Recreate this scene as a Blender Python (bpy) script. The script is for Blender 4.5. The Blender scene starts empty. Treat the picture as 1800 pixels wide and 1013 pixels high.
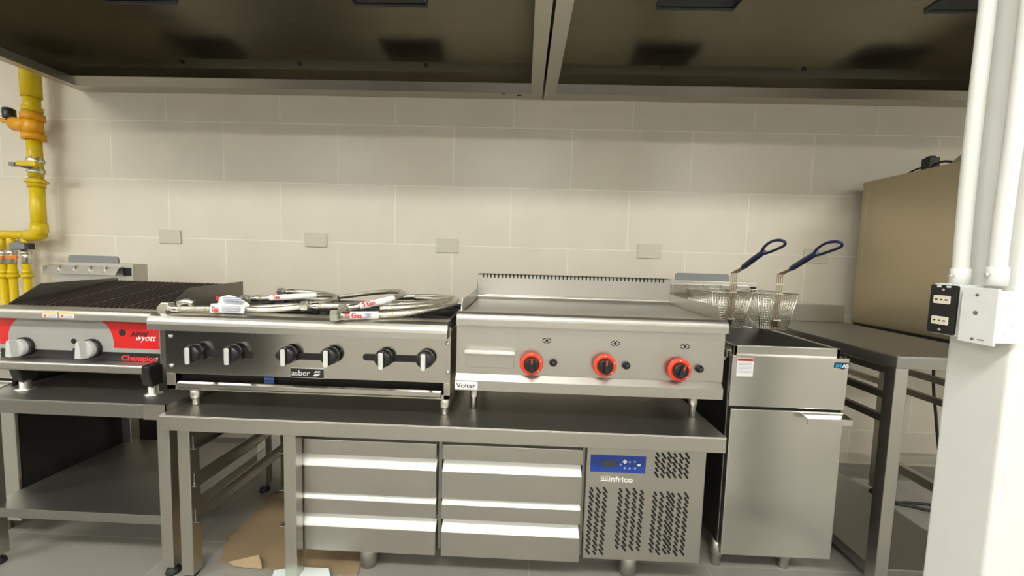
import bpy, bmesh, math, random
from mathutils import Vector, Matrix
random.seed(7)
PI = math.pi
C = bpy.context.scene.collection

# ------------------------------------------------------------------ camera
F = 690.0
RX = Vector((0.999182, 0.028503, 0.028683))
RD = Vector((0.030693, -0.072783, -0.996875))
RF = Vector((-0.026326, 0.996940, -0.073599))
CP = Vector((0.0, -2.039, 1.0192))
cd = bpy.data.cameras.new('camera'); cam = bpy.data.objects.new('camera', cd); C.objects.link(cam)
M = Matrix(((RX.x, -RD.x, -RF.x, CP.x), (RX.y, -RD.y, -RF.y, CP.y), (RX.z, -RD.z, -RF.z, CP.z), (0, 0, 0, 1)))
cam.matrix_world = M
cd.sensor_fit = 'HORIZONTAL'; cd.sensor_width = 36; cd.lens = 36 * F / 1800
cd.clip_start = 0.02
bpy.context.scene.camera = cam

def px(u, v, Y=None, X=None, Z=None):
    """survey helper: measured sight line met with a plane of known depth"""
    d = RX * ((u - 900) / F) + RD * ((v - 506.5) / F) + RF
    if Y is not None: t = (Y - CP.y) / d.y
    elif X is not None: t = (X - CP.x) / d.x
    else: t = (Z - CP.z) / d.z
    return CP + d * t

# ------------------------------------------------------------------ materials
def new_mat(name):
    m = bpy.data.materials.new(name); m.use_nodes = True
    nt = m.node_tree; b = nt.nodes['Principled BSDF']
    return m, nt, b

def noise_rough(nt, b, scale, r0, r1, bump=0.0, mapping=(1, 1, 1), detail=3.0):
    tc = nt.nodes.new('ShaderNodeTexCoord'); mp = nt.nodes.new('ShaderNodeMapping')
    mp.inputs['Scale'].default_value = mapping
    nz = nt.nodes.new('ShaderNodeTexNoise'); nz.inputs['Scale'].default_value = scale; nz.inputs['Detail'].default_value = detail
    nt.links.new(tc.outputs['Object'], mp.inputs[0]); nt.links.new(mp.outputs[0], nz.inputs['Vector'])
    mr = nt.nodes.new('ShaderNodeMapRange')
    mr.inputs['To Min'].default_value = r0; mr.inputs['To Max'].default_value = r1
    nt.links.new(nz.outputs['Fac'], mr.inputs['Value']); nt.links.new(mr.outputs[0], b.inputs['Roughness'])
    if bump:
        bp = nt.nodes.new('ShaderNodeBump'); bp.inputs['Strength'].default_value = bump; bp.inputs['Distance'].default_value = 0.002
        nt.links.new(nz.outputs['Fac'], bp.inputs['Height']); nt.links.new(bp.outputs[0], b.inputs['Normal'])
    return nz

def steel(name, col, r0, r1, bump=0.04, brush=(1, 1, 1), scale=30, aniso=0.0):
    m, nt, b = new_mat(name)
    b.inputs['Base Color'].default_value = (*col, 1); b.inputs['Metallic'].default_value = 1.0
    noise_rough(nt, b, scale, r0, r1, bump, brush)
    # soft smudges in the finish
    tc = nt.nodes.new('ShaderNodeTexCoord'); nz = nt.nodes.new('ShaderNodeTexNoise'); nz.inputs['Scale'].default_value = 3.5
    nz.inputs['Detail'].default_value = 4
    nt.links.new(tc.outputs['Object'], nz.inputs['Vector'])
    mx = nt.nodes.new('ShaderNodeMix'); mx.data_type = 'RGBA'
    mx.inputs['A'].default_value = (*[c * .92 for c in col], 1); mx.inputs['B'].default_value = (*[min(1, c * 1.06) for c in col], 1)
    nt.links.new(nz.outputs['Fac'], mx.inputs['Factor']); nt.links.new(mx.outputs['Result'], b.inputs['Base Color'])
    return m

def plain(name, col, rough=0.5, metal=0.0, vary=0.05, scale=20, bump=0.0, spec=None):
    m, nt, b = new_mat(name)
    b.inputs['Metallic'].default_value = metal
    nz = noise_rough(nt, b, scale, max(0.02, rough - .06), rough + .06, bump)
    mx = nt.nodes.new('ShaderNodeMix'); mx.data_type = 'RGBA'
    mx.inputs['A'].default_value = (*[c * (1 - vary) for c in col], 1); mx.inputs['B'].default_value = (*[min(1, c * (1 + vary)) for c in col], 1)
    nt.links.new(nz.outputs['Fac'], mx.inputs['Factor']); nt.links.new(mx.outputs['Result'], b.inputs['Base Color'])
    if spec is not None: b.inputs['Specular IOR Level'].default_value = spec
    return m

def emit(name, col, s):
    m, nt, b = new_mat(name)
    b.inputs['Base Color'].default_value = (.8, .8, .8, 1)
    b.inputs['Emission Color'].default_value = (*col, 1); b.inputs['Emission Strength'].default_value = s
    return m

def tile_mat(name, c1, c2, grout, bw, bh, off, ox, oz, plane, rough=0.35, mortar=0.0022):
    m, nt, b = new_mat(name)
    tc = nt.nodes.new('ShaderNodeTexCoord'); sp = nt.nodes.new('ShaderNodeSeparateXYZ'); cb = nt.nodes.new('ShaderNodeCombineXYZ')
    nt.links.new(tc.outputs['Object'], sp.inputs[0])
    def add(src, o):
        a = nt.nodes.new('ShaderNodeMath'); a.operation = 'ADD'; a.inputs[1].default_value = o
        nt.links.new(src, a.inputs[0]); return a.outputs[0]
    nt.links.new(add(sp.outputs[plane[0]], ox), cb.inputs[0]); nt.links.new(add(sp.outputs[plane[1]], oz), cb.inputs[1])
    br = nt.nodes.new('ShaderNodeTexBrick')
    br.offset = off; br.offset_frequency = 2; br.squash = 1.0
    br.inputs['Scale'].default_value = 1.0; br.inputs['Brick Width'].default_value = bw; br.inputs['Row Height'].default_value = bh
    br.inputs['Mortar Size'].default_value = mortar; br.inputs['Mortar Smooth'].default_value = 0.3; br.inputs['Bias'].default_value = 0
    br.inputs['Color1'].default_value = (*c1, 1); br.inputs['Color2'].default_value = (*c2, 1); br.inputs['Mortar'].default_value = (*grout, 1)
    nt.links.new(cb.outputs[0], br.inputs['Vector'])
    nz = nt.nodes.new('ShaderNodeTexNoise'); nz.inputs['Scale'].default_value = 6; nz.inputs['Detail'].default_value = 5
    nt.links.new(tc.outputs['Object'], nz.inputs['Vector'])
    mr = nt.nodes.new('ShaderNodeMapRange'); mr.inputs['To Min'].default_value = .93; mr.inputs['To Max'].default_value = 1.05
    nt.links.new(nz.outputs['Fac'], mr.inputs['Value'])
    vm = nt.nodes.new('ShaderNodeVectorMath'); vm.operation = 'SCALE'
    nt.links.new(br.outputs['Color'], vm.inputs[0]); nt.links.new(mr.outputs[0], vm.inputs['Scale'])
    nt.links.new(vm.outputs[0], b.inputs['Base Color'])
    bp = nt.nodes.new('ShaderNodeBump'); bp.inputs['Strength'].default_value = .3; bp.inputs['Distance'].default_value = 0.001; bp.invert = True
    nt.links.new(br.outputs['Fac'], bp.inputs['Height']); nt.links.new(bp.outputs[0], b.inputs['Normal'])
    b.inputs['Roughness'].default_value = rough
    return m

STEEL = steel('stainless_steel', (.55, .53, .48), .26, .38, .05, (3, 3, 120))
STEELH = steel('stainless_steel_sheet', (.52, .50, .455), .32, .46, .05, (3, 120, 120))
MIRROR = steel('polished_steel', (.60, .575, .53), .13, .20, .02, (2, 2, 60))
OVENST = steel('yellowed_oven_steel', (.50, .435, .31), .30, .42, .05, (140, 140, 3))
FRYST = steel('brushed_steel_upright', (.70, .69, .645), .20, .30, .05, (140, 140, 3))
HOODST = steel('hood_steel', (.39, .365, .295), .20, .30, .03, (3, 60, 60))
DULL = steel('worn_steel', (.36, .35, .32), .34, .5, .06, (20, 20, 20))
SPLASH = steel('darkened_steel', (.26, .25, .23), .34, .46, .05, (12, 12, 12))
GRID = steel('griddle_plate_steel', (.42, .41, .39), .32, .42, .03, (3, 90, 90))
CHROME = steel('chrome', (.78, .77, .75), .06, .1, 0, (1, 1, 1))
NICKEL = steel('nickel_fitting', (.80, .78, .71), .32, .42, .02, (1, 1, 1))
WIRE = steel('basket_wire', (.82, .78, .68), .25, .35, 0, (1, 1, 1))
BRONZE = steel('handle_wire', (.50, .42, .30), .25, .35, 0, (1, 1, 1))
IRON = plain('black_cast_iron', (.018, .017, .016), .55, .0, .3, 60, .2)
GRATE = plain('charred_cast_iron', (.030, .020, .016), .55, .0, .45, 14, .3)
BLACK = plain('black_plastic', (.012, .012, .013), .35)
BLACKP = plain('black_painted_sheet', (.010, .0095, .009), .45)
DARKIN = plain('dark_interior', (.006, .006, .006), .8)
GREYK = plain('grey_plastic', (.52, .53, .52), .4)
GREYP = plain('grey_painted_metal', (.20, .205, .21), .45)
CHARGREY = plain('grey_coated_panel', (.33, .325, .30), .42)
RED = plain('red_enamel', (.62, .012, .012), .4)
ORANGE = plain('red_orange_bezel', (.80, .055, .02), .4)
YELLOW = plain('yellow_gas_paint', (.70, .50, .004), .38, 0, .1, 15)
OCHRE = plain('orange_yellow_paint', (.80, .36, .006), .4, 0, .1, 15)
ORANGEV = plain('orange_valve_handle', (.75, .20, .02), .4)
WHITE = plain('white_paint', (.78, .78, .745), .45, 0, .03, 12, .05)
WHITEM = plain('white_powder_coat', (.82, .83, .82), .4, 0, .03, 40)
PAPER = plain('white_label', (.80, .80, .78), .5, 0, .02)
CREAM = plain('cream_plastic', (.56, .54, .43), .4, 0, .02)
IVORY = plain('ivory_socket', (.82, .76, .62), .4, 0, .02)
NAVY = plain('navy_rubber_grip', (.012, .018, .075), .4)
BLUE = plain('blue_control_strip', (.015, .05, .30), .35)
LCD = plain('grey_display_window', (.055, .065, .06), .3)
BLUELOGO = plain('blue_logo', (.01, .30, .62), .4)
NAVYLOGO = plain('navy_badge', (.008, .018, .05), .35)
TXTW = plain('white_print', (.85, .85, .82), .5, 0, .02)
TXTK = plain('black_print', (.012, .012, .014), .5)
TXTR = plain('red_print', (.70, .03, .03), .5)
TXTG = plain('silver_print', (.60, .60, .58), .4, 0, .02)
TXTB = plain('blue_grey_print', (.25, .28, .45), .5)
AMBER = plain('orange_sticker', (.85, .55, .22), .5)
SATIN = plain('satin_chrome', (.72, .72, .70), .25, .35, .03, 30)
ALU = plain('satin_aluminium', (.86, .86, .82), .38, 0, .06, 12)
CARD = plain('brown_cardboard', (.27, .19, .105), .85, 0, .18, 9, .1)
FOAM = plain('white_foam', (.72, .78, .76), .8, 0, .04)
RUBBER = plain('black_rubber', (.012, .012, .012), .6)
BLUETAPE = plain('blue_film', (.01, .07, .30), .35)
CEIL = plain('ceiling_paint', (.70, .69, .65), .8, 0, .02, 8)
TILE = tile_mat('cream_wall_tile', (.66, .61, .51), (.69, .635, .53), (.83, .79, .70), .6, .3, .5, 1.271 + .3, -1.08 + .6 * 3, ('X', 'Z'), .3)
FLOORT = tile_mat('grey_floor_tile', (.255, .24, .21), (.28, .265, .23), (.34, .33, .29), .6, .6, 0.0, -.049 + .6 * 9, .76 + .6 * 9, ('X', 'Y'), .45, .003)

# braided hose
def braid_mat():
    m, nt, b = new_mat('braided_steel')
    b.inputs['Metallic'].default_value = .9; b.inputs['Roughness'].default_value = .28
    uv = nt.nodes.new('ShaderNodeUVMap'); sp = nt.nodes.new('ShaderNodeSeparateXYZ'); nt.links.new(uv.outputs[0], sp.inputs[0])
    def mth(op, a, bb):
        n = nt.nodes.new('ShaderNodeMath'); n.operation = op
        for i, q in enumerate((a, bb)):
            if q is None: continue
            if isinstance(q, (int, float)): n.inputs[i].default_value = q
            else: nt.links.new(q, n.inputs[i])
        return n.outputs[0]
    U = mth('MULTIPLY', sp.outputs[0], 8.0); V = mth('MULTIPLY', sp.outputs[1], 160.0)
    s1 = mth('SINE', mth('MULTIPLY', mth('ADD', U, V), 2 * PI), None); s2 = mth('SINE', mth('MULTIPLY', mth('SUBTRACT', U, V), 2 * PI), None)
    h = mth('MAXIMUM', s1, s2)
    bp = nt.nodes.new('ShaderNodeBump'); bp.inputs['Strength'].default_value = .35; bp.inputs['Distance'].default_value = .001
    nt.links.new(h, bp.inputs['Height']); nt.links.new(bp.outputs[0], b.inputs['Normal'])
    # yellow tracer flecks
    fr = mth('FRACT', mth('MULTIPLY', sp.outputs[1], 28.0), None); fl = mth('LESS_THAN', fr, .10)
    fu = mth('LESS_THAN', mth('FRACT', mth('ADD', mth('MULTIPLY', sp.outputs[0], 3.0), mth('MULTIPLY', sp.outputs[1], 9.0)), None), .45)
    k = mth('MULTIPLY', fl, fu)
    mx = nt.nodes.new('ShaderNodeMix'); mx.data_type = 'RGBA'
    mx.inputs['A'].default_value = (.66, .63, .56, 1); mx.inputs['B'].default_value = (.55, .46, .10, 1)
    nt.links.new(k, mx.inputs['Factor']); nt.links.new(mx.outputs['Result'], b.inputs['Base Color'])
    return m
BRAID = braid_mat()

# ------------------------------------------------------------------ geometry helpers
class MB:
    def __init__(s): s.bm = bmesh.new(); s.uv = None
    def box(s, x0, x1, y0, y1, z0, z1):
        v = [s.bm.verts.new(p) for p in ((x0, y0, z0), (x1, y0, z0), (x1, y1, z0), (x0, y1, z0), (x0, y0, z1), (x1, y0, z1), (x1, y1, z1), (x0, y1, z1))]
        for f in ((0, 3, 2, 1), (4, 5, 6, 7), (0, 1, 5, 4), (1, 2, 6, 5), (2, 3, 7, 6), (3, 0, 4, 7)): s.bm.faces.new([v[i] for i in f])
        return s
    def obox(s, c, ax, ay, az, hx, hy, hz):
        c = Vector(c); v = []
        for sz in (-1, 1):
            for sx, sy in ((-1, -1), (1, -1), (1, 1), (-1, 1)): v.append(s.bm.verts.new(c + ax * hx * sx + ay * hy * sy + az * hz * sz))
        for f in ((0, 3, 2, 1), (4, 5, 6, 7), (0, 1, 5, 4), (1, 2, 6, 5), (2, 3, 7, 6), (3, 0, 4, 7)): s.bm.faces.new([v[i] for i in f])
        return s
    def prism(s, poly, axis, a, b):
        """poly in the two remaining axes (x,y / x,z / y,z), extruded along axis"""
        def P(p, t):
            if axis == 'x': return (t, p[0], p[1])
            if axis == 'y': return (p[0], t, p[1])
            return (p[0], p[1], t)
        A = [s.bm.verts.new(P(p, a)) for p in poly]; B = [s.bm.verts.new(P(p, b)) for p in poly]
        n = len(poly)
        s.bm.faces.new(A); s.bm.faces.new(B[::-1])
        for i in range(n): s.bm.faces.new((A[i], B[i], B[(i + 1) % n], A[(i + 1) % n]))
        return s
    def tube(s, pts, r, seg=10, cap=True, closed=False, uvscale=None):
        pts = [Vector(p) for p in pts]; n = len(pts)
        rad = r if isinstance(r, (list, tuple)) else [r] * n
        rings = []; T = []
        for i in range(n):
            a = pts[(i - 1) % n] if (i > 0 or closed) else pts[0]; b = pts[(i + 1) % n] if (i < n - 1 or closed) else pts[-1]
            T.append((b - a).normalized())
        N = T[0].orthogonal().normalized()
        L = 0.0; lens = []
        for i in range(n):
            if i: L += (pts[i] - pts[i - 1]).length
            lens.append(L)
            N = (N - T[i] * N.dot(T[i])).normalized(); B = T[i].cross(N)
            rings.append([s.bm.verts.new(pts[i] + (N * math.cos(2 * PI * k / seg) + B * math.sin(2 * PI * k / seg)) * rad[i]) for k in range(seg)])
        uvl = s.bm.loops.layers.uv.verify() if uvscale else None
        m = n if closed else n - 1
        for i in range(m):
            A = rings[i]; Bq = rings[(i + 1) % n]
            for k in range(seg):
                f = s.bm.faces.new((A[k], A[(k + 1) % seg], Bq[(k + 1) % seg], Bq[k])); f.smooth = True
                if uvl:
                    la, lb = lens[i], lens[(i + 1) % n]
                    for lp, q in zip(f.loops, ((k / seg, la), ((k + 1) / seg, la), ((k + 1) / seg, lb), (k / seg, lb))): lp[uvl].uv = q
        if cap and not closed:
            s.bm.faces.new(rings[0][::-1]); s.bm.faces.new(rings[-1])
        return s
    def cyl(s, p0, p1, r0, r1=None, seg=20):
        return s.tube([p0, p1], [r0, r0 if r1 is None else r1], seg)
    def lathe(s, c, axis, prof, seg=28):
        """prof: list of (radius, distance along axis)"""
        c = Vector(c); ax = Vector(axis).normalized(); N = ax.orthogonal().normalized(); B = ax.cross(N); rings = []
        for r, t in prof:
            if r < 1e-6: rings.append([s.bm.verts.new(c + ax * t)])
            else: rings.append([s.bm.verts.new(c + ax * t + (N * math.cos(2 * PI * k / seg) + B * math.sin(2 * PI * k / seg)) * r) for k in range(seg)])
        for A, Q in zip(rings, rings[1:]):
            for k in range(seg):
                k2 = (k + 1) % seg
                if len(A) == 1 and len(Q) == 1: continue
                if len(A) == 1: f = s.bm.faces.new((A[0], Q[k2], Q[k]))
                elif len(Q) == 1: f = s.bm.faces.new((A[k], A[k2], Q[0]))
                else: f = s.bm.faces.new((A[k], A[k2], Q[k2], Q[k]))
                f.smooth = True
        if len(rings[0]) > 1: s.bm.faces.new(rings[0][::-1])
        if len(rings[-1]) > 1: s.bm.faces.new(rings[-1])
        return s
    def build(s, name, mat, parent=None, bevel=0.0, seg=2):
        bmesh.ops.recalc_face_normals(s.bm, faces=s.bm.faces)
        me = bpy.data.meshes.new(name); s.bm.to_mesh(me); s.bm.free(); me.materials.append(mat)
        o = bpy.data.objects.new(name, me); C.objects.link(o)
        if parent is not None:
            o.parent = parent
            o.matrix_parent_inverse = WM(parent).inverted()
        if bevel:
            md = o.modifiers.new('edge', 'BEVEL'); md.width = bevel; md.segments = seg; md.limit_method = 'ANGLE'; md.angle_limit = math.radians(40)
        return o

def WM(o):
    m = o.matrix_basis.copy()
    return WM(o.parent) @ o.matrix_parent_inverse @ m if o.parent else m

def tag(o, label, cat, group=None):
    o['label'] = label; o['category'] = cat
    if group: o['group'] = group
    return o
def thing(name, label, cat, loc, group=None):
    o = bpy.data.objects.new(name, None); C.objects.link(o); o.location = loc; o.empty_display_size = .05
    return tag(o, label, cat, group)
def struct(o): o['kind'] = 'structure'; return o
def lab(o, l): o['label'] = l; return o

def copy_tree(o, parent=None):
    c = o.copy(); C.objects.link(c)
    if parent is not None:
        c.parent = parent; c.matrix_parent_inverse = o.matrix_parent_inverse.copy()
    for ch in list(o.children): copy_tree(ch, c)
    return c

def arc(cx, cy, r, a0, a1, n=8):
    return [(cx + r * math.cos(math.radians(a0 + (a1 - a0) * i / n)), cy + r * math.sin(math.radians(a0 + (a1 - a0) * i / n))) for i in range(n + 1)]
def rrect(x0, x1, z0, z1, r, n=5):
    return arc(x1 - r, z1 - r, r, 0, 90, n) + arc(x0 + r, z1 - r, r, 90, 180, n) + arc(x0 + r, z0 + r, r, 180, 270, n) + arc(x1 - r, z0 + r, r, 270, 360, n)
def smooth(pts, n=6):
    """Catmull-Rom through control points"""
    pts = [Vector(p) for p in pts]; P = [pts[0] * 2 - pts[1]] + pts + [pts[-1] * 2 - pts[-2]]; out = []
    for i in range(1, len(P) - 2):
        p0, p1, p2, p3 = P[i - 1:i + 3]
        for k in range(n):
            t = k / n
            out.append(.5 * ((2 * p1) + (p2 - p0) * t + (2 * p0 - 5 * p1 + 4 * p2 - p3) * t * t + (3 * p1 - p0 - 3 * p2 + p3) * t ** 3))
    out.append(pts[-1]); return out

def text(body, x, y, z, size, mat, name, parent, width=None, shear=0.0, bold=0.0, face='front', depth=.0006, ang=0.0):
    """lettering: (x,z) is the lower-left corner on a plane facing -Y (front) or -X (side)"""
    cu = bpy.data.curves.new(name, 'FONT'); cu.body = body; cu.size = size; cu.extrude = depth; cu.shear = shear; cu.offset = bold
    t = bpy.data.objects.new(name, cu); C.objects.link(t)
    dg = bpy.context.evaluated_depsgraph_get(); dg.update()
    me = bpy.data.meshes.new_from_object(t.evaluated_get(dg))
    bpy.data.objects.remove(t); bpy.data.curves.remove(cu)
    xs = [v.co.x for v in me.vertices]; x0, x1 = min(xs), max(xs); k = width / (x1 - x0) if width else 1.0
    ca, sa = math.cos(ang), math.sin(ang)
    for v in me.vertices:
        a, b, c = (v.co.x - x0) * k, v.co.y, v.co.z
        a, b = a * ca - b * sa, a * sa + b * ca
        v.co = (x + a, y - c, z + b) if face == 'front' else (x - c, y - a, z + b)
    me.materials.clear(); me.materials.append(mat)
    o = bpy.data.objects.new(name, me); C.objects.link(o); o.parent = parent; o.matrix_parent_inverse = WM(parent).inverted()
    return o

def sheet_front(x0, x1, z0, z1, y, t=.0008): return MB().box(x0, x1, y - t, y, z0, z1)
def bullet_foot(x, y, z0, z1, r, parent, mat=None, name='foot'):
    m = MB(); h = z1 - z0
    m.lathe((x, y, z0), (0, 0, 1), [(r * .62, 0), (r * .74, .003), (r * .74, h * .34), (r * .86, h * .37), (r, h * .44), (r, h)], 22)
    return m.build(name, mat or STEEL, parent)

# ------------------------------------------------------------------ the room
XL, XR, YF, ZC = -4.6, 4.4, -6.2, 2.62
struct(MB().box(XL, XR, YF, 0.1, -.1, 0).build('floor', FLOORT))
struct(MB().box(XL, XR, YF, 0.1, ZC, ZC + .1).build('ceiling', CEIL))
struct(MB().box(XL, XR, 0, .1, 0, ZC).build('wall_back', TILE))
struct(MB().box(XL, XR, YF - .1, YF, 0, ZC).build('wall_front', WHITE))
struct(MB().box(XL - .1, XL, YF, .1, 0, ZC).build('wall_left', WHITE))
struct(MB().box(XR, XR + .1, YF, .1, 0, ZC).build('wall_right', WHITE))
# end of the partition at the right, painted white
PX, PY0, PY1 = .925, -1.283, -1.172
w = MB()
for i in range(1):
    w.box(PX, PX + .135, PY0, PY1, 0, ZC)
struct(w.build('wall_partition', WHITE, None, .006, 3))

# unseen dark block, added only to give the range front its dark reflection
struct(MB().box(-3.6, -2.02, -3.0, -2.75, 0, .88).build('added_dark_block', plain('dark_blue_block', (.012, .014, .022), .5)))

# ------------------------------------------------------------------ ceiling fluorescents (behind the camera)
TUBE = emit('fluorescent_diffuser', (1.0, .995, .94), 22.0)
def ceiling_light(x, y, label, lx=1.25, ly=.32):
    t = thing('ceiling_light', label, 'ceiling light', (x, y, ZC), 'ceiling lights')
    MB().box(x - lx / 2 - .03, x + lx / 2 + .03, y - ly / 2 - .03, y + ly / 2 + .03, ZC - .05, ZC - .001).build('frame', WHITEM, t, .004)
    MB().box(x - lx / 2, x + lx / 2, y - ly / 2, y + ly / 2, ZC - .075, ZC - .05).build('diffuser', TUBE, t)
for (x, nm) in ((-3.2, 'left end'), (-.3, 'middle'), (2.6, 'right end')):
    ceiling_light(x, -2.6, 'long white ceiling light of the near row, over the %s of the aisle' % nm)
    ceiling_light(x, -4.9, 'long white ceiling light of the far row behind the camera, over the %s' % nm)

# ------------------------------------------------------------------ exhaust hoods
ZH = 1.823
def hood(x0, x1, label, open_x, bolt_px, inner):
    t = thing('exhaust_hood', label, 'exhaust hood', ((x0 + x1) / 2, -.6, ZH), 'exhaust hoods above the cooking line')
    yb, yf, zt = -.004, -1.02, 2.17
    # back panel with a fold above the gutter
    MB().prism([(yb, ZH + .03), (-.008, ZH + .03), (-.008, 1.945), (-.016, 1.988), (-.016, zt), (yb, zt)], 'x', x0 + .002, x1 - .002).build('back_panel', HOODST, t)
    top = MB()
    # roof sheet with collars cut through it
    cuts = sorted(open_x); cy0, cy1 = -.37, -.165
    top.box(x0, x1, cy1, yb, zt, zt + .004); top.box(x0, x1, yf, cy0, zt, zt + .004)
    e = [x0] + [c for pr in cuts for c in pr] + [x1]
    for i in range(0, len(e), 2): top.box(e[i], e[i + 1], cy0, cy1, zt, zt + .004)
    top.build('roof_panel', HOODST, t)
    for a, b in cuts:
        c = MB()
        c.box(a - .004, a, cy0, cy1, zt - .012, zt + .22); c.box(b, b + .004, cy0, cy1, zt - .012, zt + .22)
        c.box(a - .004, b + .004, cy0 - .004, cy0, zt - .012, zt + .22); c.box(a - .004, b + .004, cy1, cy1 + .004, zt - .012, zt + .22)
        c.box(a - .004, b + .004, cy0 - .004, cy1 + .004, zt + .22, zt + .224)
        lab(c.build('duct_collar', GREYP, t), 'dark square duct opening')
    for x, sgn in ((x0, 1), (x1, -1)):
        p = MB(); a, b = sorted((x, x + sgn * .003)); p.box(a, b, yf, yb, ZH, zt)
        p.build('end_panel', HOODST, t)
        f = MB(); a, b = sorted((x + sgn * .0005, x + sgn * .055)); f.box(a, b, yf, -.004, ZH - .003, ZH)
        l0, l1 = sorted((x + sgn * .053, x + sgn * .055)); f.box(l0, l1, yf, -.07, ZH, ZH + .035)
        f.build('side_flange', STEELH, t)
    g = MB(); g.box(x0 + .055, x1 - .055, -.078, yb, ZH - .003, ZH); g.prism([(-.078, ZH - .003), (-.112, ZH + .028), (-.110, ZH + .030), (-.077, ZH)], 'x', x0 + .055, x1 - .055)
    g.build('rear_gutter', STEELH, t)
    fr = MB(); fr.box(x0, x1, yf - .003, yf, ZH - .003, zt); fr.box(x0, x1, yf, yf + .055, ZH - .003, ZH)
    fr.build('front_panel', HOODST, t)
    for u, v in bolt_px:
        p = px(u, v, Y=-.019); m = MB()
        m.lathe((p.x, -.016, p.z), (0, -1, 0), [(.010, 0), (.010, .003), (.0065, .003), (.0065, .010), (0, .011)], 12)
        m.build('bolt', BLACK if v > 112 else IRON, t)
    if inner:
        m = MB(); m.box(-.055, -.033, -.060, -.045, ZH - .0036, ZH - .003); m.box(-.13, -.112, -.075, -.066, ZH - .0036, ZH - .003); m.build('slot', DARKIN, t)
    return t
hood(-2.31, .068, 'left stainless exhaust hood, above the charbroiler and open burner range', [(-1.98, -1.65), (-.806, -.474)], [(317, 108), (525, 111), (748, 114)], True)
hood(.078, 2.50, 'right stainless exhaust hood, above the flat griddle and fryer with baskets', [(.567, .905), (1.745, 2.08)], [(1165, 118), (1414, 121)], False)

# ------------------------------------------------------------------ wall plates
plates = [(299, 416, 'cream blank wall plate, leftmost of the five, between the yellow pipes and the range'),
          (555, 422, 'cream blank wall plate above the steel hoses on the range, second from left'),
          (786, 432, 'cream blank wall plate just left of the griddle, third of five'),
          (1141, 442, 'cream blank wall plate above the right end of the griddle backsplash'),
          (1433, 450, 'cream blank wall plate behind the blue handle of the right fryer basket')]
for u, v, l in plates:
    p = px(u, v, Y=-.004)
    t = thing('wall_plate', l, 'wall plate', (p.x, -.001, p.z), 'blank wall plates')
    MB().prism(rrect(p.x - .058, p.x + .058, p.z - .036, p.z + .036, .004), 'y', -.007, -.0005).build('plate', CREAM, t, .0015)
    m = MB()
    for s in (-1, 1): m.lathe((p.x + s * .051, -.007, p.z), (0, -1, 0), [(.003, 0), (.0028, .001), (0, .0014)], 10)
    m.build('screw', NICKEL, t)

# ------------------------------------------------------------------ yellow gas pipe
t = thing('gas_pipe', 'yellow gas pipe with valves on the tiled wall at the left', 'pipe', (-2.52, -.10, 1.06))
YP = -.085
def pv(u, v, Y=YP): return px(u, v, Y=Y)
xc = pv(63, 300).x; xl = pv(68, 400).x
ztop = pv(62, 128).z + .05; zE = pv(60, 414).z
def zz(v): return pv(64, v).z
m = MB(); m.cyl((xc, YP, zz(312)), (xc, YP, zz(238)), .028); m.cyl((xc, YP, zz(205)), (xc, YP, zz(170)), .031); m.cyl((xc, YP, zz(172)), (xc, YP, ztop + .35), .038)
m.cyl((xc, YP, zE), (xc, YP, zz(318)), .028)
m.cyl((xc, YP, zE), (-3.4, YP, zE), .022)
m.build('pipe', YELLOW, t)
m = MB(); m.tube([(xc, YP, zE + .06), (xc, YP, zE + .03), (xc - .006, YP, zE + .006), (xc - .03, YP, zE), (xc - .07, YP, zE)], [.032, .033, .034, .030, .027], 18); m.build('elbow', YELLOW, t)
m = MB(); m.cyl((xc, YP, zz(238)), (xc, YP, zz(206)), .036); m.cyl((xc, YP, zz(247)), (xc, YP, zz(236)), .044); m.cyl((xc, YP, zz(212)), (xc, YP, zz(201)), .044)
m.cyl((xc, YP, zz(222)), (xc - .085, YP - .01, zz(220)), .034); m.cyl((xc - .08, YP - .01, zz(219)), (xc - .15, YP - .02, zz(214)), .012, .010)
lab(m.build('tee', OCHRE, t), 'orange pipe tee')
m = MB(); gx = xc - .105
m.cyl((gx, YP - .012, zz(217)), (gx, YP - .012, zz(211)), .012); m.lathe((gx, YP - .012, zz(211)), (0, 0, 1), [(.022, 0), (.024, .006), (.024, .045), (.020, .05)], 18)
g = m.build('regulator_cap', BLACK, t)
MB().lathe((gx + .006, YP - .012, zz(197)), (0, 0, 1), [(.017, -.004), (.017, .01), (.010, .016), (0, .017)], 16).build('regulator_tip', CHROME, g)
m = MB(); m.cyl((xc, YP, zz(197)), (xc, YP, zz(189)), .038); m.build('collar', YELLOW, t)
m = MB(); m.cyl((xc, YP, zz(330)), (xc, YP, zz(315)), .033); m.cyl((xc, YP, zz(322)), (xc, YP, zz(318)), .042); m.build('collar', YELLOW, t)
m = MB(); m.cyl((xc, YP, zz(316)), (xc, YP, zz(276)), .026); m.lathe((xc, YP, zz(306)), (0, 0, 1), [(.03, 0), (.034, .01), (.03, .03)], 6)
m.lathe((xc, YP, zz(288)), (0, 0, 1), [(.03, 0), (.034, .012), (.03, .03)], 6)
vb = m.build('ball_valve', NICKEL, t)
m = MB(); m.cyl((xc, YP - .02, zz(294)), (xc, YP - .06, zz(294)), .014); m.box(xc - .05, xc - .02, YP - .07, YP - .05, zz(297), zz(291)); m.build('stem', GREYP, vb)
m = MB(); zc = zz(293); m.prism(rrect(xc - .022 + .02, xc + .098, zc - .012, zc + .011, .005), 'y', YP - .078, YP - .066); m.build('handle', YELLOW, vb)
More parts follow.
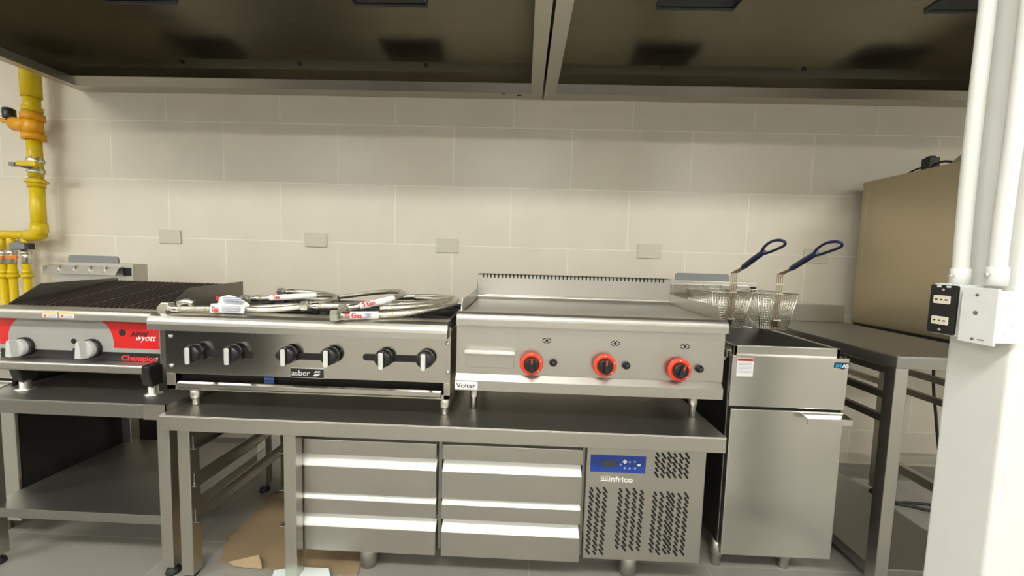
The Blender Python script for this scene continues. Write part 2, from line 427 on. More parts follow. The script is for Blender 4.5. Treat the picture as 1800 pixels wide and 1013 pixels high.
# three drops under the header
for i, u in enumerate((3, 20, 45)):
    x = pv(u, 440).x; xb = x
    m = MB(); m.cyl((x, YP, zE), (x, YP, pv(u, 440).z), .015); m.cyl((x, YP, pv(u, 462).z), (x, YP, 0), .0158); m.cyl((x, YP, pv(u, 488).z), (x, YP, pv(u, 482).z), .023); m.cyl((x, YP, pv(u, 482).z), (x, YP, pv(u, 474).z), .019)
    m.build('drop_pipe', YELLOW, t)
    m = MB(); m.cyl((x, YP, pv(u, 464).z), (x, YP, pv(u, 438).z), .017); m.lathe((x, YP, pv(u, 448).z), (0, 0, 1), [(.019, 0), (.022, .008), (.019, .022)], 6)
    b = m.build('drop_valve', NICKEL, t)
    m = MB(); zc = pv(u, 452).z; m.prism(rrect(x - .038, x + .018, zc - .009, zc + .008, .004), 'y', YP - .052, YP - .044); lab(m.build('handle', ORANGEV, b), 'orange lever')
m = MB(); x = pv(45, 433).x; z = pv(45, 433).z
m.box(x - .02, x + .07, YP - .05, YP - .03, z - .014, z + .014); m.cyl((x, YP - .002, z), (x, YP - .04, z), .02)
b = m.build('lever_bracket', GREYP, t)
MB().box(x + .065, x + .085, YP - .055, YP - .028, z - .016, z + .016).build('lever_tip', BLACK, b)

# ------------------------------------------------------------------ fryer (built once, copied for the left one)
FX0, FX1, FY0, FY1 = .672, 1.037, -.79, -.27
def fryer(label):
    t = thing('deep_fryer', label, 'deep fryer', ((FX0 + FX1) / 2, -.53, 0), 'floor standing fryers')
    c = MB()
    c.box(FX0, FX0 + .003, FY0 + .012, FY1, .10, .745); c.box(FX1 - .003, FX1, FY0 + .012, FY1, .10, .745)
    c.box(FX0, FX1, FY1 - .003, FY1, .10, .745); c.box(FX0, FX1, FY0 + .012, FY1, .097, .10)
    lab(c.build('cabinet', BLACKP, t), 'black painted side')
    MB().box(FX0 + .004, FX1 - .004, FY0 + .010, FY0 + .013, .10, .70).build('inner_front', DARKIN, t)
    e = MB(); e.box(FX0 - .0006, FX0 + .0006, FY0 + .006, FY0 + .013, .10, .745); e.build('edge_trim', STEEL, t)
    p = MB(); p.prism([(FY0, .569), (FY0 - .003, .735), (FY0 + .03, .741), (FY0 + .03, .737), (FY0 + .004, .731), (FY0 + .007, .569)], 'x', FX0 + .002, FX1)
    pan = p.build('top_panel', FRYST, t, .0015)
    d = MB(); d.box(FX0 + .008, FX1 - .001, FY0 - .002, FY0 + .010, .066, .561); door = d.build('door', FRYST, t, .0025)
    h = MB(); hx0, hx1 = px(1419, 730, Y=FY0 - .03).x, px(1499, 730, Y=FY0 - .03).x
    h.prism([(FY0 - .002, .557), (FY0 - .034, .550), (FY0 - .034, .531), (FY0 - .031, .531), (FY0 - .031, .547), (FY0 - .002, .553)], 'x', hx0, hx1)
    h.build('handle', FRYST, door, .0012)
    # tank
    a, b, y0, y1 = FX0 + .012, FX1 - .018, FY0 + .012, -.37
    k = MB(); zr = .764; w = .012
    k.box(a, b, y0, y0 + w, .735, zr); k.box(a, b, y1 - w, y1, .735, zr); k.box(a, a + w, y0, y1, .735, zr); k.box(b - w, b, y0, y1, .735, zr)
    k.build('tank_rim', STEELH, t, .0015)
    n = MB(); tk = .004
    n.box(a + w, a + w + tk, y0 + w, y1 - w, .50, zr - .002); n.box(b - w - tk, b - w, y0 + w, y1 - w, .50, zr - .002)
    n.box(a + w, b - w, y0 + w, y0 + w + tk, .50, zr - .002); n.box(a + w, b - w, y1 - w - tk, y1 - w, .50, zr - .002); n.box(a + w, b - w, y0 + w, y1 - w, .496, .50)
    n.build('oil_tank', DULL, t)
    l = MB(); l.box(FX0 - .006, FX0 + .012, FY0 + .02, FY0 + .07, .722, .748); l.cyl((FX0 + .003, FY0 + .045, .71), (FX0 + .003, FY0 + .045, .73), .010); l.build('side_clip', STEEL, t, .001)
    # flue at the back
    f = MB(); fx0, fx1 = FX0 - .035, FX1 - .03
    f.box(fx0, fx1, -.335, FY1 + .003, .745, .948)
    fl = f.build('flue_box', STEELH, t, .002)
    g = MB(); g.prism([(-.335, .936), (-.352, .932), (-.372, .898), (-.370, .897), (-.351, .929), (-.335, .933)], 'x', fx0 - .008, fx1 - .045)
    g.box(fx0 - .008, fx0 + .0, -.372, -.335, .897, .932)
    lip = g.build('basket_hanger', STEEL, t)
    hk = MB()
    for q in (.06, .13, .20, .27): hk.cyl((fx0 + q, -.354, .934), (fx0 + q, -.368, .905), .003, None, 8)
    hk.build('hanger_pin', NICKEL, lip)
    s = MB(); s.box(fx1 - .045, fx1 - .008, -.3358, -.335, .895, .930); s.build('flue_slot', DARKIN, fl)
    q = MB(); q.prism(arc(fx0 + .045, .966, .014, 180, 90, 5) + arc(fx0 + .252, .966, .014, 90, 0, 5) + [(fx0 + .266, .946), (fx0 + .031, .946)], 'y', -.300, -.294)
    lab(q.build('flue_deflector', GREYP, t), 'grey painted deflector plate')
    for x, y in ((FX0 + .018, FY0 + .045), (FX1 - .12, FY0 + .045), (FX0 + .03, FY1 - .06), (FX1 - .03, FY1 - .06)): bullet_foot(x, y, 0, .10, .022, t, STEEL, 'leg')
    # badge and warning label on the top panel
    yb = FY0 - .0035
    B = MB(); bx0, bx1 = px(1467, 643, Y=yb).x, px(1493, 643, Y=yb).x; bz = px(1480, 643, Y=yb).z
    B.prism([(bx0, bz - .008), (bx0 + .001, bz + .009), (bx1 - .001, bz + .009), (bx1, bz + .002), (bx1 - .006, bz - .007), (bx0 + .026, bz - .0125), (bx0 + .012, bz - .009)], 'y', yb - .0008, yb)
    bd = B.build('badge', NAVYLOGO, pan)
    text('IM', bx0 + .002, yb - .0009, bz - .006, .0155, BLUELOGO, 'badge_lettering', bd, .020, .1, .0006)
    text('AS', bx0 + .0225, yb - .0009, bz - .006, .0155, TXTW, 'badge_lettering', bd, .020, 0, .0006)
    L = MB(); lx0, lx1 = px(1295, 645, Y=yb).x, px(1324, 645, Y=yb).x; z0, z1 = px(1309, 662, Y=yb).z, px(1309, 630, Y=yb).z
    L.box(lx0, lx1, yb - .0007, yb + .001, z0, z1); wl = lab(L.build('warning_label', PAPER, pan), 'white warning label with red band')
    R = MB(); R.box(lx0 + .001, lx1 - .001, yb - .0010, yb - .0006, z1 - .009, z1 - .001); R.build('label_band', TXTR, wl)
    text('WARNING', lx0 + .008, yb - .0010, z1 - .0078, .0075, TXTK, 'label_lettering', wl, lx1 - lx0 - .016)
    R = MB(); random.seed(3)
    for i in range(9):
        zq = z1 - .0125 - i * .0042; xx = lx0 + .004
        while xx < lx1 - .008:
            ww = random.uniform(.003, .009); R.box(xx, min(xx + ww, lx1 - .003), yb - .0009, yb - .0006, zq - .0006, zq + .0006); xx += ww + .0015
    R.build('label_small_print', TXTB, wl)
    return t
fr = fryer('stainless fryer with closed door standing right of the griddle, two wire baskets above its tank')
fr2 = copy_tree(fr); fr2.location.x += -2.745; fr2.location.y += .0
tag(fr2, 'second fryer behind the charbroiler at left, only its steel flue and grey deflector showing', 'deep fryer', 'floor standing fryers')

# ------------------------------------------------------------------ fryer baskets
def basket(cx, label, yf=-.61, yr=-.385):
    t = thing('fryer_basket', label, 'fryer basket', (cx, (yf + yr) / 2, .79), 'wire fryer baskets')
    zt, zb = .921, .792; wt, wb = .0715, .0485; yft, yfb, yrt, yrb = yf, yf + .012, yr, yr - .03
    def P(fx, fy, fz):     # fx -1..1, fy 0..1 front to rear, fz 0..1 bottom to top
        w = wb + (wt - wb) * fz; a = yfb + (yft - yfb) * fz; b = yrb + (yrt - yrb) * fz
        return (cx + fx * w, a + (b - a) * fy, zb + (zt - zb) * fz)
    def wires(plane):
        m = MB(); r = .0010
        if plane in ('front', 'rear'):
            y = 0 if plane == 'front' else 1
            for i in range(15): f = -1 + 2 * i / 14; m.cyl(P(f, y, 0), P(f, y, 1), r, None, 4)
            for i in range(15): m.cyl(P(-1, y, i / 14), P(1, y, i / 14), r, None, 4)
        elif plane in ('left', 'right'):
            s = -1 if plane == 'left' else 1
            for i in range(24): f = i / 23; m.cyl(P(s, f, 0), P(s, f, 1), r, None, 4)
            for i in range(15): m.cyl(P(s, 0, i / 14), P(s, 1, i / 14), r, None, 4)
        else:
            for i in range(11): f = -1 + 2 * i / 10; m.cyl(P(f, 0, 0), P(f, 1, 0), r, None, 4)
            for i in range(22): f = i / 21; m.cyl(P(-1, f, 0), P(1, f, 0), r, None, 4)
        return m
    for pl, nm in (('front', 'mesh_front'), ('rear', 'mesh_rear'), ('left', 'mesh_side'), ('right', 'mesh_side'), ('bottom', 'mesh_bottom')): wires(pl).build(nm, WIRE, t)
    m = MB(); m.tube([P(-1, 0, 1), P(1, 0, 1), P(1, 1, 1), P(-1, 1, 1)], .0028, 8, closed=True); m.build('top_rim', WIRE, t)
    m = MB(); m.tube([P(-1, 0, 0), P(1, 0, 0), P(1, 1, 0), P(-1, 1, 0)], .0026, 8, closed=True); m.build('bottom_rim', WIRE, t)
    for s in (-1, 1):
        for e in (0, 1): MB().tube([P(s, e, 0), P(s, e, 1)], .002, 6).build('corner_wire', WIRE, t)
        MB().tube([(cx + s * .035, yrt, zt), (cx + s * .035, yrt + .028, zt + .004), (cx + s * .035, yrt + .03, zt - .02)], .0024, 6).build('hook', WIRE, t)
    # long handle: four wires up the front, bent forward to a coated grip with a loop
    ye = yf - .27
    m = MB()
    for i in range(4):
        o = (i - 1.5) * .0062; o2 = (i - 1.5) * .0045
        m.tube(smooth([(cx + o, yfb - .003, zb + .01), (cx + o, yf - .003, zt), (cx + o, yf - .004, zt + .066), (cx + o, yf - .012, zt + .074), (cx + o2, yf - .06, zt + .092), (cx + o2, yf - .10, zt + .110)], 5), .0019, 6)
    hd = m.build('handle_wire', BRONZE, t)
    for z in (zb + .035, zt + .002, zt + .035): MB().box(cx - .013, cx + .013, yf - .008, yf - .001, z - .002, z + .002).build('handle_clip', WIRE, hd)
    m = MB(); m.tube([(cx, yf - .052, zt + .090), (cx, yf - .065, zt + .096), (cx, yf - .12, zt + .122), (cx, yf - .165, zt + .142), (cx, yf - .172, zt + .145)], [.006, .0095, .0095, .0085, .006], 12)
    lp = []
    for sx, sy, sz in ((-.3, .16, .139), (-.8, .185, .151), (-1, .22, .163), (-.75, .25, .169), (0, .262, .171), (.75, .25, .169), (1, .22, .163), (.8, .185, .151), (.3, .16, .139)):
        lp.append((cx + sx * .012, yf - sy, zt + sz - sx * .0095))
    m.tube(smooth(lp, 5), .0042, 8)
    lab(m.build('grip', NAVY, t), 'navy blue coated grip with loop')
    return t
basket(.755, 'left wire fryer basket, nearer the griddle, with navy loop handle')
basket(.917, 'right wire fryer basket, farther from the griddle, with navy loop handle')

# ------------------------------------------------------------------ stand under the charbroiler
t = thing('equipment_stand', 'low stainless stand with solid lower shelf holding the charbroiler', 'stand', (-1.33, -.67, 0))
SX0, SX1, SY0, SY1 = -1.655, -1.076, -.895, -.455
def square_leg(x, y, z0, z1, parent, s=.019, mat=None, foot=True):
    m = MB(); m.box(x - s, x + s, y - s, y + s, z0 + (.03 if foot else 0), z1); l = m.build('leg', mat or STEEL, parent, .002)
    if foot:
        m = MB(); m.lathe((x, y, z0), (0, 0, 1), [(.020, 0), (.021, .004), (.018, .014), (.010, .018), (.010, .032)], 16); m.build('foot', RUBBER, l)
    return l
m = MB(); m.box(SX0 - .02, SX1 + .0205, SY0 - .025, SY1 + .02, .549, .552); m.box(SX0 - .02, SX1 + .0205, SY0 - .025, SY0 - .022, .508, .549)
m.box(SX0 - .02, SX1 + .0205, SY1 + .017, SY1 + .02, .508, .549); m.box(SX0 - .02, SX0 - .017, SY0 - .025, SY1 + .02, .508, .549); m.box(SX1 + .017, SX1 + .0205, SY0 - .025, SY1 + .02, .508, .549)
m.build('top', DULL, t, .001)
m = MB(); m.box(SX0 - .015, SX1 + .015, SY0 - .015, SY1 + .015, .193, .196); m.box(SX0 + .019, SX1 - .019, SY0 - .016, SY0 - .013, .166, .196); m.box(SX0 + .019, SX1 - .019, SY1 + .012, SY1 + .015, .166, .196)
m.build('shelf', DULL, t, .001)
for x in (SX0, SX1):
    for y in (SY0, SY1): square_leg(x, y, 0, .549, t)
m = MB(); m.box(SX1 - .05, SX1 + .022, SY0 - .0275, SY0 - .022, .506, .5535); m.box(SX1 + .017, SX1 + .0225, SY0 - .0275, SY0 + .06, .506, .5535); m.build('corner_bracket', STEEL, t)

# ------------------------------------------------------------------ charbroiler
t = thing('charbroiler', 'gas charbroiler with red and black front and two grey knobs at far left', 'charbroiler', (-1.39, -.68, .552))
YR, YPN = -.858, -.826; X0, X1 = -1.702, px(282, 620, Y=YPN).x + .002
zt0 = px(131, 545, Y=YR).z; zb0 = px(131, 563, Y=YR).z
zpt, zpb = px(131, 566, Y=YPN).z, px(131, 636, Y=YPN).z
b = MB(); b.box(X0 + .005, X1 - .005, YPN + .002, -.43, zpb - .01, zt0 - .03); b.build('body', CHARGREY, t)
m = MB(); prof = [(-.79, zt0 - .002)] + [(-.79, zt0)] + [(YR + .016 + .016 * math.cos(math.radians(a)), zt0 - .016 + .016 * math.sin(math.radians(a))) for a in range(90, 181, 15)] + [(YR, zb0), (YR + .002, zb0), (YR + .002, zt0 - .016), (YR + .016, zt0 - .002)]
m.prism([(y, z) for y, z in prof], 'x', X0, X1); rail = m.build('front_rail', STEELH, t)
panel = MB().box(X0 + .01, X1 - .002, YPN, YPN + .004, zpb, zt0 - .02).build('control_panel', CHARGREY, t)
# red shapes either side of the grey centre, black band below
def ppx(u, v, Y=YPN): q = px(u, v, Y=Y); return (q.x, q.z)
yy = YPN - .0008
zr_b = ppx(240, 613)[1]; xr = X1 - .004
xi, xo = ppx(201, 613)[0], ppx(168, 567)[0]
poly = [(xr, zr_b), (xr, zb0 + .004), (xo, zb0 + .004)]
poly += [(xo + (xi - xo) * math.sin(math.radians(a)), zr_b + .012 + (zb0 - .002 - zr_b - .012) * math.cos(math.radians(a))) for a in range(0, 91, 10)] + [(xi, zr_b)]
MB().prism(poly, 'y', yy, YPN).build('red_panel', RED, panel)
mx_ = (ppx(107, 600)[0]) * 2
poly2 = [(max(mx_ - x, X0 + .011), z) for x, z in poly]
MB().prism(poly2, 'y', yy, YPN).build('red_panel', RED, panel)
zk_t, zk_b = ppx(140, 617)[1], ppx(140, 635.5)[1]
band = MB().box(X0 + .011, X1 - .003, yy, YPN, zk_b, zk_t).build('black_band', BLACK, panel)
q = ppx(214, 635); text('Champion', q[0] + .002, yy - .0002, q[1] + .003, .024, TXTR, 'lettering', band, ppx(276, 632)[0] - ppx(214, 632)[0], 0, .0008)
q = ppx(240, 598); text('wyott', q[0], yy - .0002, q[1] - .001, .028, TXTW, 'lettering', panel, ppx(275, 598)[0] - q[0], .35)
q = ppx(229, 591); text('APW', q[0], yy - .0002, q[1] - .001, .022, plain('dark_maroon_print', (.12, .004, .004), .5), 'lettering', panel, ppx(262, 591)[0] - q[0], .1, .0012)
q = ppx(215.6, 585); MB().cyl((q[0], yy - .0006, q[1]), (q[0], YPN, q[1]), .0115).build('round_emblem', TXTK, panel)
m = MB()
for u, v, r in ((130, 600, .0085), (130.6, 614.6, .0048)): q = ppx(u, v); m.cyl((q[0], yy - .0004, q[1]), (q[0], YPN, q[1]), r)
m.build('sight_hole', DARKIN, panel)
m = MB()
for u, v in ((1, 620), (277, 631)):
    q = ppx(u, v); m.lathe((q[0], yy, q[1]), (0, -1, 0), [(.004, 0), (.0036, .002), (0, .003)], 10)
m.build('screw', NICKEL, panel)
def grey_knob(u, v, ang):
    q = ppx(u, v); m = MB(); m.lathe((q[0], YPN, q[1]), (0, -1, 0), [(.031, 0), (.031, .010), (.027, .014), (.0, .014)], 32); k = m.build('knob', BLACK, t)
    m = MB(); m.lathe((q[0], YPN - .012, q[1]), (0, -1, 0), [(.027, 0), (.027, .012), (.025, .016), (0, .016)], 32)
    c, s = math.cos(ang), math.sin(ang); ax = Vector((c, 0, s)); az = Vector((-s, 0, c))
    P = [(-.028, -.006), (-.010, -.009), (.026, -.013), (.026, .013), (-.010, .009), (-.028, .006)]
    A = [m.bm.verts.new(Vector((q[0], YPN - .022, q[1])) + az * a + ax * b2) for a, b2 in P]; B = [m.bm.verts.new(Vector((q[0], YPN - .046, q[1])) + az * a * .96 + ax * b2 * .8) for a, b2 in P]
    m.bm.faces.new(A); m.bm.faces.new(B[::-1])
    for i in range(6): m.bm.faces.new((A[i], B[i], B[(i + 1) % 6], A[(i + 1) % 6]))
    kk = m.build('knob_cap', GREYK, k, .001)
grey_knob(46, 609, PI); grey_knob(164, 612, PI)
for u0, u1 in ((75, 101), (105, 130)):
    a, bq = px(u0, 553, Y=YR), px(u1, 553, Y=YR); y = YR
    s = MB(); s.box(a.x, bq.x, y - .0006, y, zb0 + .006, zb0 + .024); sk = s.build('sticker', PAPER, rail)
    s = MB(); s.box(a.x, bq.x, y - .0009, y - .0006, zb0 + .0175, zb0 + .0238); s.build('sticker_band', AMBER, sk)
    s = MB(); s.box(a.x + .004, a.x + .012, y - .0009, y - .0006, zb0 + .008, zb0 + .015); s.build('sticker_mark', TXTR, sk)
    s = MB(); [s.box(a.x + .015, bq.x - .003, y - .0009, y - .0006, zb0 + .008 + i * .003, zb0 + .0092 + i * .003) for i in range(3)]; s.build('sticker_print', TXTB, sk)
# lower bar (drip tray front) and its dark brackets
zl_t, zl_b = px(131, 638.5, Y=-.868).z, px(131, 654.5, Y=-.868).z
m = MB(); m.prism(rrect(-.873, -.825, zl_b, zl_t, .007, 4), 'x', X0, X1 - .02); m.build('drip_tray', STEELH, t)
for x in (px(36, 665, Y=-.85).x, X1 - .018):
    m = MB(); m.prism([(-.869, zl_t - .003), (-.869, zl_b + .004), (-.858, .585), (-.818, .585), (-.818, zl_t - .003)], 'x', x - .016, x + .016); l = m.build('leg', BLACKP, t, .004)
    m = MB(); m.lathe((x, -.838, .5525), (0, 0, 1), [(.024, 0), (.024, .003), (.014, .005), (.014, .034)], 18); m.build('foot', NICKEL, l)
    m = MB(); m.box(x - .014, x + .014, -.52, -.48, .585, zpb); l = m.build('leg', BLACKP, t)
    m = MB(); m.lathe((x, -.50, .5525), (0, 0, 1), [(.024, 0), (.024, .003), (.014, .005), (.014, .034)], 18); m.build('foot', NICKEL, l)
# splash guards and the sloping cast iron grates
for x in (X0 + .004, X1 - .008):
    m = MB(); m.prism([(-.81, zt0 - .03), (-.797, zt0 + .002), (-.705, .886), (-.44, .894), (-.44, zt0 - .06)], 'x', x - .0015, x + .0015); m.build('side_splash', SPLASH, t)
m = MB(); m.box(X0 + .004, X1 - .008, -.442, -.439, zt0 - .06, .878); m.build('back_splash', SPLASH, t)
nsec = 4; wsec = (X1 - X0 - .024) / nsec
for k in range(nsec):
    m = MB(); xa = X0 + .010 + k * wsec; nb = 8
    for i in range(nb):
        x = xa + .004 + i * (wsec - .008) / (nb - 1)
        m.prism([(-.795, zt0 - .012), (-.795, zt0 + .004), (-.455, .884), (-.447, .880), (-.447, .860)], 'x', x - .003, x + .003)
    for f in (0.04, .35, .68, .97): y = -.795 + f * .34; z = zt0 - .006 + f * (.878 - zt0); m.box(xa, xa + wsec - .002, y - .004, y + .004, z - .010, z + .001)
    m.build('grate', GRATE, t)
MB().box(X0 + .01, X1 - .012, -.80, -.45, zt0 - .07, zt0 - .055).build('burner_tray', DARKIN, t)

# ------------------------------------------------------------------ worktop table with tray runners
ZT = .534
t = thing('prep_table', 'low stainless work table under the range and griddle with open tray runners at left', 'table', (-.23, -.68, 0))
TX0, TX1, TYF, TYR = -1.053, .589, -.95, -.40
m = MB(); m.box(TX0, TX1, TYF, TYR, ZT - .003, ZT); m.box(TX0, TX1, TYF, TYF + .003, ZT - .046, ZT - .003); m.box(TX0, TX0 + .003, TYF, TYR, ZT - .046, ZT - .003)
m.box(TX1 - .003, TX1, TYF, TYR, ZT - .046, ZT - .003); m.box(TX0, TX1, TYR - .003, TYR, ZT - .046, ZT - .003)
m.build('tabletop', STEELH, t, .0015)
MB().box(TX0 + .02, TX1 - .02, TYF + .02, TYR - .02, ZT - .022, ZT - .004).build('core_board', DULL, t)
LX = (px(322, 800, Y=-.92).x, px(508, 800, Y=-.92).x)
for x in LX:
    for y in (-.90, -.46):
        m = MB(); m.box(x - .0185, x + .0185, y - .0185, y + .0185, .010, ZT - .022); l = m.build('leg', STEEL, t, .002)
        MB().lathe((x, y, 0), (0, 0, 1), [(.016, 0), (.017, .003), (.017, .011)], 16).build('foot', RUBBER, l)
    for i, v in enumerate((785, 850, 912)):
        z = px(335, v, Y=-.9).z; s = 1 if x == LX[0] else -1
        m = MB(); a, bq = sorted((x + s * .018, x + s * .020)); m.box(a, bq, -.905, -.455, z, z + .035)
        a, bq = sorted((x + s * .018, x + s * .036)); m.box(a, bq, -.915, -.455, z - .002, z)
        m.build('tray_runner', STEEL, t)
m = MB(); m.box(LX[0] - .018, LX[1] + .018, -.475, -.445, ZT - .075, ZT - .047); m.build('rear_rail', STEEL, t)

# ------------------------------------------------------------------ refrigerated drawer base
t = thing('drawer_refrigerator', 'stainless refrigerated base with four drawers and a vented control panel', 'refrigerator', (-.05, -.62, 0))
RY = -.875
def rq(u, v, Y=RY): return px(u, v, Y=Y)
rx0, rx1 = rq(519.5, 870).x, rq(1236, 890).x
ztop = rq(900, 783).z; zbot = rq(640, 973).z + .002
xa0, xa1, xb0, xb1, xc0 = rq(520.5, 880).x, rq(766, 880).x, rq(776, 880).x, rq(1021.5, 880).x, rq(1028.5, 880).x
m = MB(); m.box(rx0 + .012, rx1 - .002, RY + .045, -.42, zbot + .01, ZT - .024); m.build('body', STEEL, t, .002)
m = MB(); m.box(rx0 + .004, xc0 - .004, RY + .040, RY + .046, zbot + .012, ZT - .03); m.build('front_recess', DULL, t)
for u0, u1 in ((xa1 + .004, xb0 - .004), (xb1 + .002, xc0 - .002)): MB().box(u0, u1, RY + .018, RY + .04, zbot + .012, ZT - .03).build('mullion', DULL, t)
def zc(u, v): return rq(u, v).z
for (xa, xb, uc) in ((xa0, xa1, 640), (xb0, xb1, 900)):
    dz = 0.0
    # heights from the left column, both columns level
    Z = [zc(640, v) for v in (776, 802, 823, 870.5, 881, 906, 929, 971)]
    for k in (0, 1):
        za, zb_, zc_, zd = (Z[0], Z[1], Z[2], Z[3]) if k == 0 else (Z[4], Z[5], Z[6], Z[7])
        d = MB()
        d.box(xa, xb, RY, RY + .038, zb_, za)                                          # upper strip
        if k:
            d.prism([(RY, za), (RY + .016, za + .013), (RY + .030, za + .013), (RY + .030, za - .002), (RY, za - .002)], 'x', xa, xb)
        zs = zc_ + .022
        d.prism([(RY, zc_), (RY + .028, zs), (RY + .038, zs), (RY + .038, zd), (RY, zd)], 'x', xa, xb)   # lower front
        d.box(xa, xa + .003, RY + .028, RY + .038, zc_, zb_); d.box(xb - .003, xb, RY + .028, RY + .038, zc_, zb_)
        dr = d.build('drawer', STEELH, t, .0012)
        h = MB(); h.prism([(RY + .0005, zc_ + .0012), (RY + .0275, zs + .0002), (RY + .0275, zs + .002), (RY + .0005, zc_ + .003)], 'x', xa + .002, xb - .002); h.build('finger_grip', ALU, dr)
        if k:
            h = MB(); h.prism([(RY + .0005, za + .0012), (RY + .0155, za + .0132), (RY + .0155, za + .015), (RY + .0005, za + .003)], 'x', xa + .002, xb - .002); h.build('finger_grip', ALU, dr)
# control side
cp = MB(); cp.box(xc0, rx1, RY, RY + .045, rq(1130, 987).z, ZT - .026); cpo = cp.build('control_panel', STEELH, t, .002)
yv = RY - .0006
a, bq = rq(1038.5, 800), rq(1135, 833)
s = MB(); s.box(a.x, rq(1135, 818).x, yv, RY, rq(1087, 831).z, rq(1087, 801).z); st = s.build('display_strip', BLUE, cpo)
s = MB(); s.box(rq(1058, 815).x, rq(1084, 815).x, yv - .0004, yv, rq(1071, 820.5).z, rq(1071, 810).z); s.build('display', LCD, st)
s = MB(); c = rq(1098.5, 812); r = .0075; s.prism([(c.x - r, c.z), (c.x, c.z - r), (c.x + r, c.z), (c.x, c.z + r)], 'y', yv - .0004, yv)
c = rq(1123, 818); s.prism([(c.x + .006 * math.cos(i * PI / 6), c.z + .0035 * math.sin(i * PI / 6)) for i in range(12)], 'y', yv - .0004, yv)
s.build('button', TXTW, st)
s = MB()
for u, v in ((1091, 817), (1107, 812.5), (1116, 812), (1098, 823), (1106.5, 823.5), (1116, 823.5)): c = rq(u, v); s.lathe((c.x, yv, c.z), (0, -1, 0), [(.0036, 0), (.0036, .0005)], 10)
s.build('symbol', plain('pale_blue_print', (.25, .33, .6), .5), st)
c = rq(1070, 846.5); text('infrico', c.x, yv + .0002, c.z, .024, TXTW, 'lettering', cpo, rq(1112, 846).x - c.x, 0, .0002)
s = MB(); q0 = rq(1056, 845.5); q1 = rq(1069.5, 845.5); s.box(q0.x, q1.x, yv, RY, q0.z, q0.z + .0025)
s.box(q0.x + .001, q1.x - .002, yv, RY, q0.z + .005, q0.z + .0068)
for i in range(4):
    x = q0.x + .002 + i * .005; s.prism([(x, q0.z + .0068), (x + .002, q0.z + .0068), (x + (i - 1.5) * .0016 + .0012, q0.z + .016), (x + (i - 1.5) * .0016 - .0008, q0.z + .016)], 'y', yv, RY)
s.build('crown_mark', TXTW, cpo)
def grille(uvs, rows, cols):
    (u0, v0), (u1, v1) = uvs; p0, p1 = rq(u0, v0), rq(u1, v1); m = MB()
    w, h = p1.x - p0.x, p0.z - p1.z; sx = w / cols; sz = h / rows; wd = .0033
    d = Vector((.56, -.83)); n = Vector((.83, .56))
    for i in range(rows):
        for j in range(cols):
            L = (.0086, .0122)[(i + j * 2) % 3 != 0]; sh = (i - rows / 2) * -.00035
            cx = p0.x + (j + .5) * sx + sh; cz = p0.z - (i + .5) * sz - (j % 2) * .003
            poly = []
            a0 = math.degrees(math.atan2(d.y, d.x))
            poly += [(cx + d.x * (L - wd) + q[0], cz + d.y * (L - wd) + q[1]) for q in arc(0, 0, wd, a0 - 90, a0 + 90, 5)]
            poly += [(cx - d.x * (L - wd) + q[0], cz - d.y * (L - wd) + q[1]) for q in arc(0, 0, wd, a0 + 90, a0 + 270, 5)]
            m.prism(poly, 'y', yv + .0002, RY)
    return lab(m.build('vent_grille', DARKIN, cpo), 'block of slanted vent slots')
grille(((1151, 795), (1180, 840)), 5, 3); grille(((1182, 796), (1211, 841)), 5, 3)
grille(((1033, 856), (1063, 975)), 14, 3); grille(((1084, 858), (1128, 968)), 13, 4)
grille(((1145, 864), (1174, 974)), 13, 3); grille(((1176, 866), (1205, 976)), 13, 3)
for x, y in ((px(648, 985, Y=-.83).x, -.825), (px(1106, 995, Y=-.83).x, -.81), (rx0 + .06, -.48), (rx1 - .08, -.48)):
    m = MB(); m.lathe((x, y, 0), (0, 0, 1), [(.022, 0), (.026, .006), (.029, .02), (.029, zbot + .012)], 24); m.build('foot', DULL, t)

# ------------------------------------------------------------------ open burner range
t = thing('gas_range', 'six burner countertop range with black knobs under the coiled steel hoses', 'range', (-.69, -.68, ZT))
YR, YPN, YB = -.930, -.890, -.44
RX0, RX1 = px(257.5, 570, Y=YR).x, px(786, 582, Y=YR).x
BX0, BX1 = px(297, 620, Y=YPN).x - .012, px(792, 630, Y=YPN).x
zrt = px(520, 559, Y=YR).z; zrb = px(520, 589, Y=YR).z
zpb = px(540, 665, Y=YPN).z; zfr = px(540, 694, Y=YPN).z
RT = zrt
m = MB(); rr = .032
prof = [(-.862, RT), (YR + rr, RT)] + [(YR + rr - rr * math.sin(math.radians(a)), RT - rr + rr * math.cos(math.radians(a))) for a in range(15, 91, 15)] + [(YR, zrb), (YR + .003, zrb), (YR + .003, RT - rr), (YR + rr, RT - .003), (-.862, RT - .003)]
m.prism(prof, 'x', RX0, RX1)
for x in (RX0, RX1 - .002): m.prism([(YR + .001, zrb + .001), (YR + .001, RT - rr), (YR + rr, RT - .001), (-.862, RT - .001), (-.862, RT - .035), (YPN, zrb + .001)], 'x', x, x + .002)
m.build('front_rail', STEEL, t)
m = MB(); m.box(BX0, BX0 + .003, YPN + .004, YB, zfr, RT - .03); m.build('side_panel', STEEL, t, .001)
m = MB(); m.box(BX1 - .003, BX1, YPN + .004, YB, zfr, RT - .03); m.build('side_panel', STEEL, t, .001)
m = MB(); m.box(BX0, BX1, YB - .003, YB, zfr, RT - .01); m.build('back_panel', STEEL, t)
panel = MB().box(BX0, BX1, YPN, YPN + .004, zpb, zrb + .03).build('front_panel', MIRROR, t, .0012)
m = MB(); m.box(BX0, BX0 + .028, YPN + .002, YPN + .005, zfr, zpb); m.box(BX1 - .020, BX1, YPN + .002, YPN + .005, zfr, zpb)
m.box(BX0, BX1, YPN + .002, YPN + .03, zfr, zfr + .014); m.build('lower_frame', STEEL, t, .001)
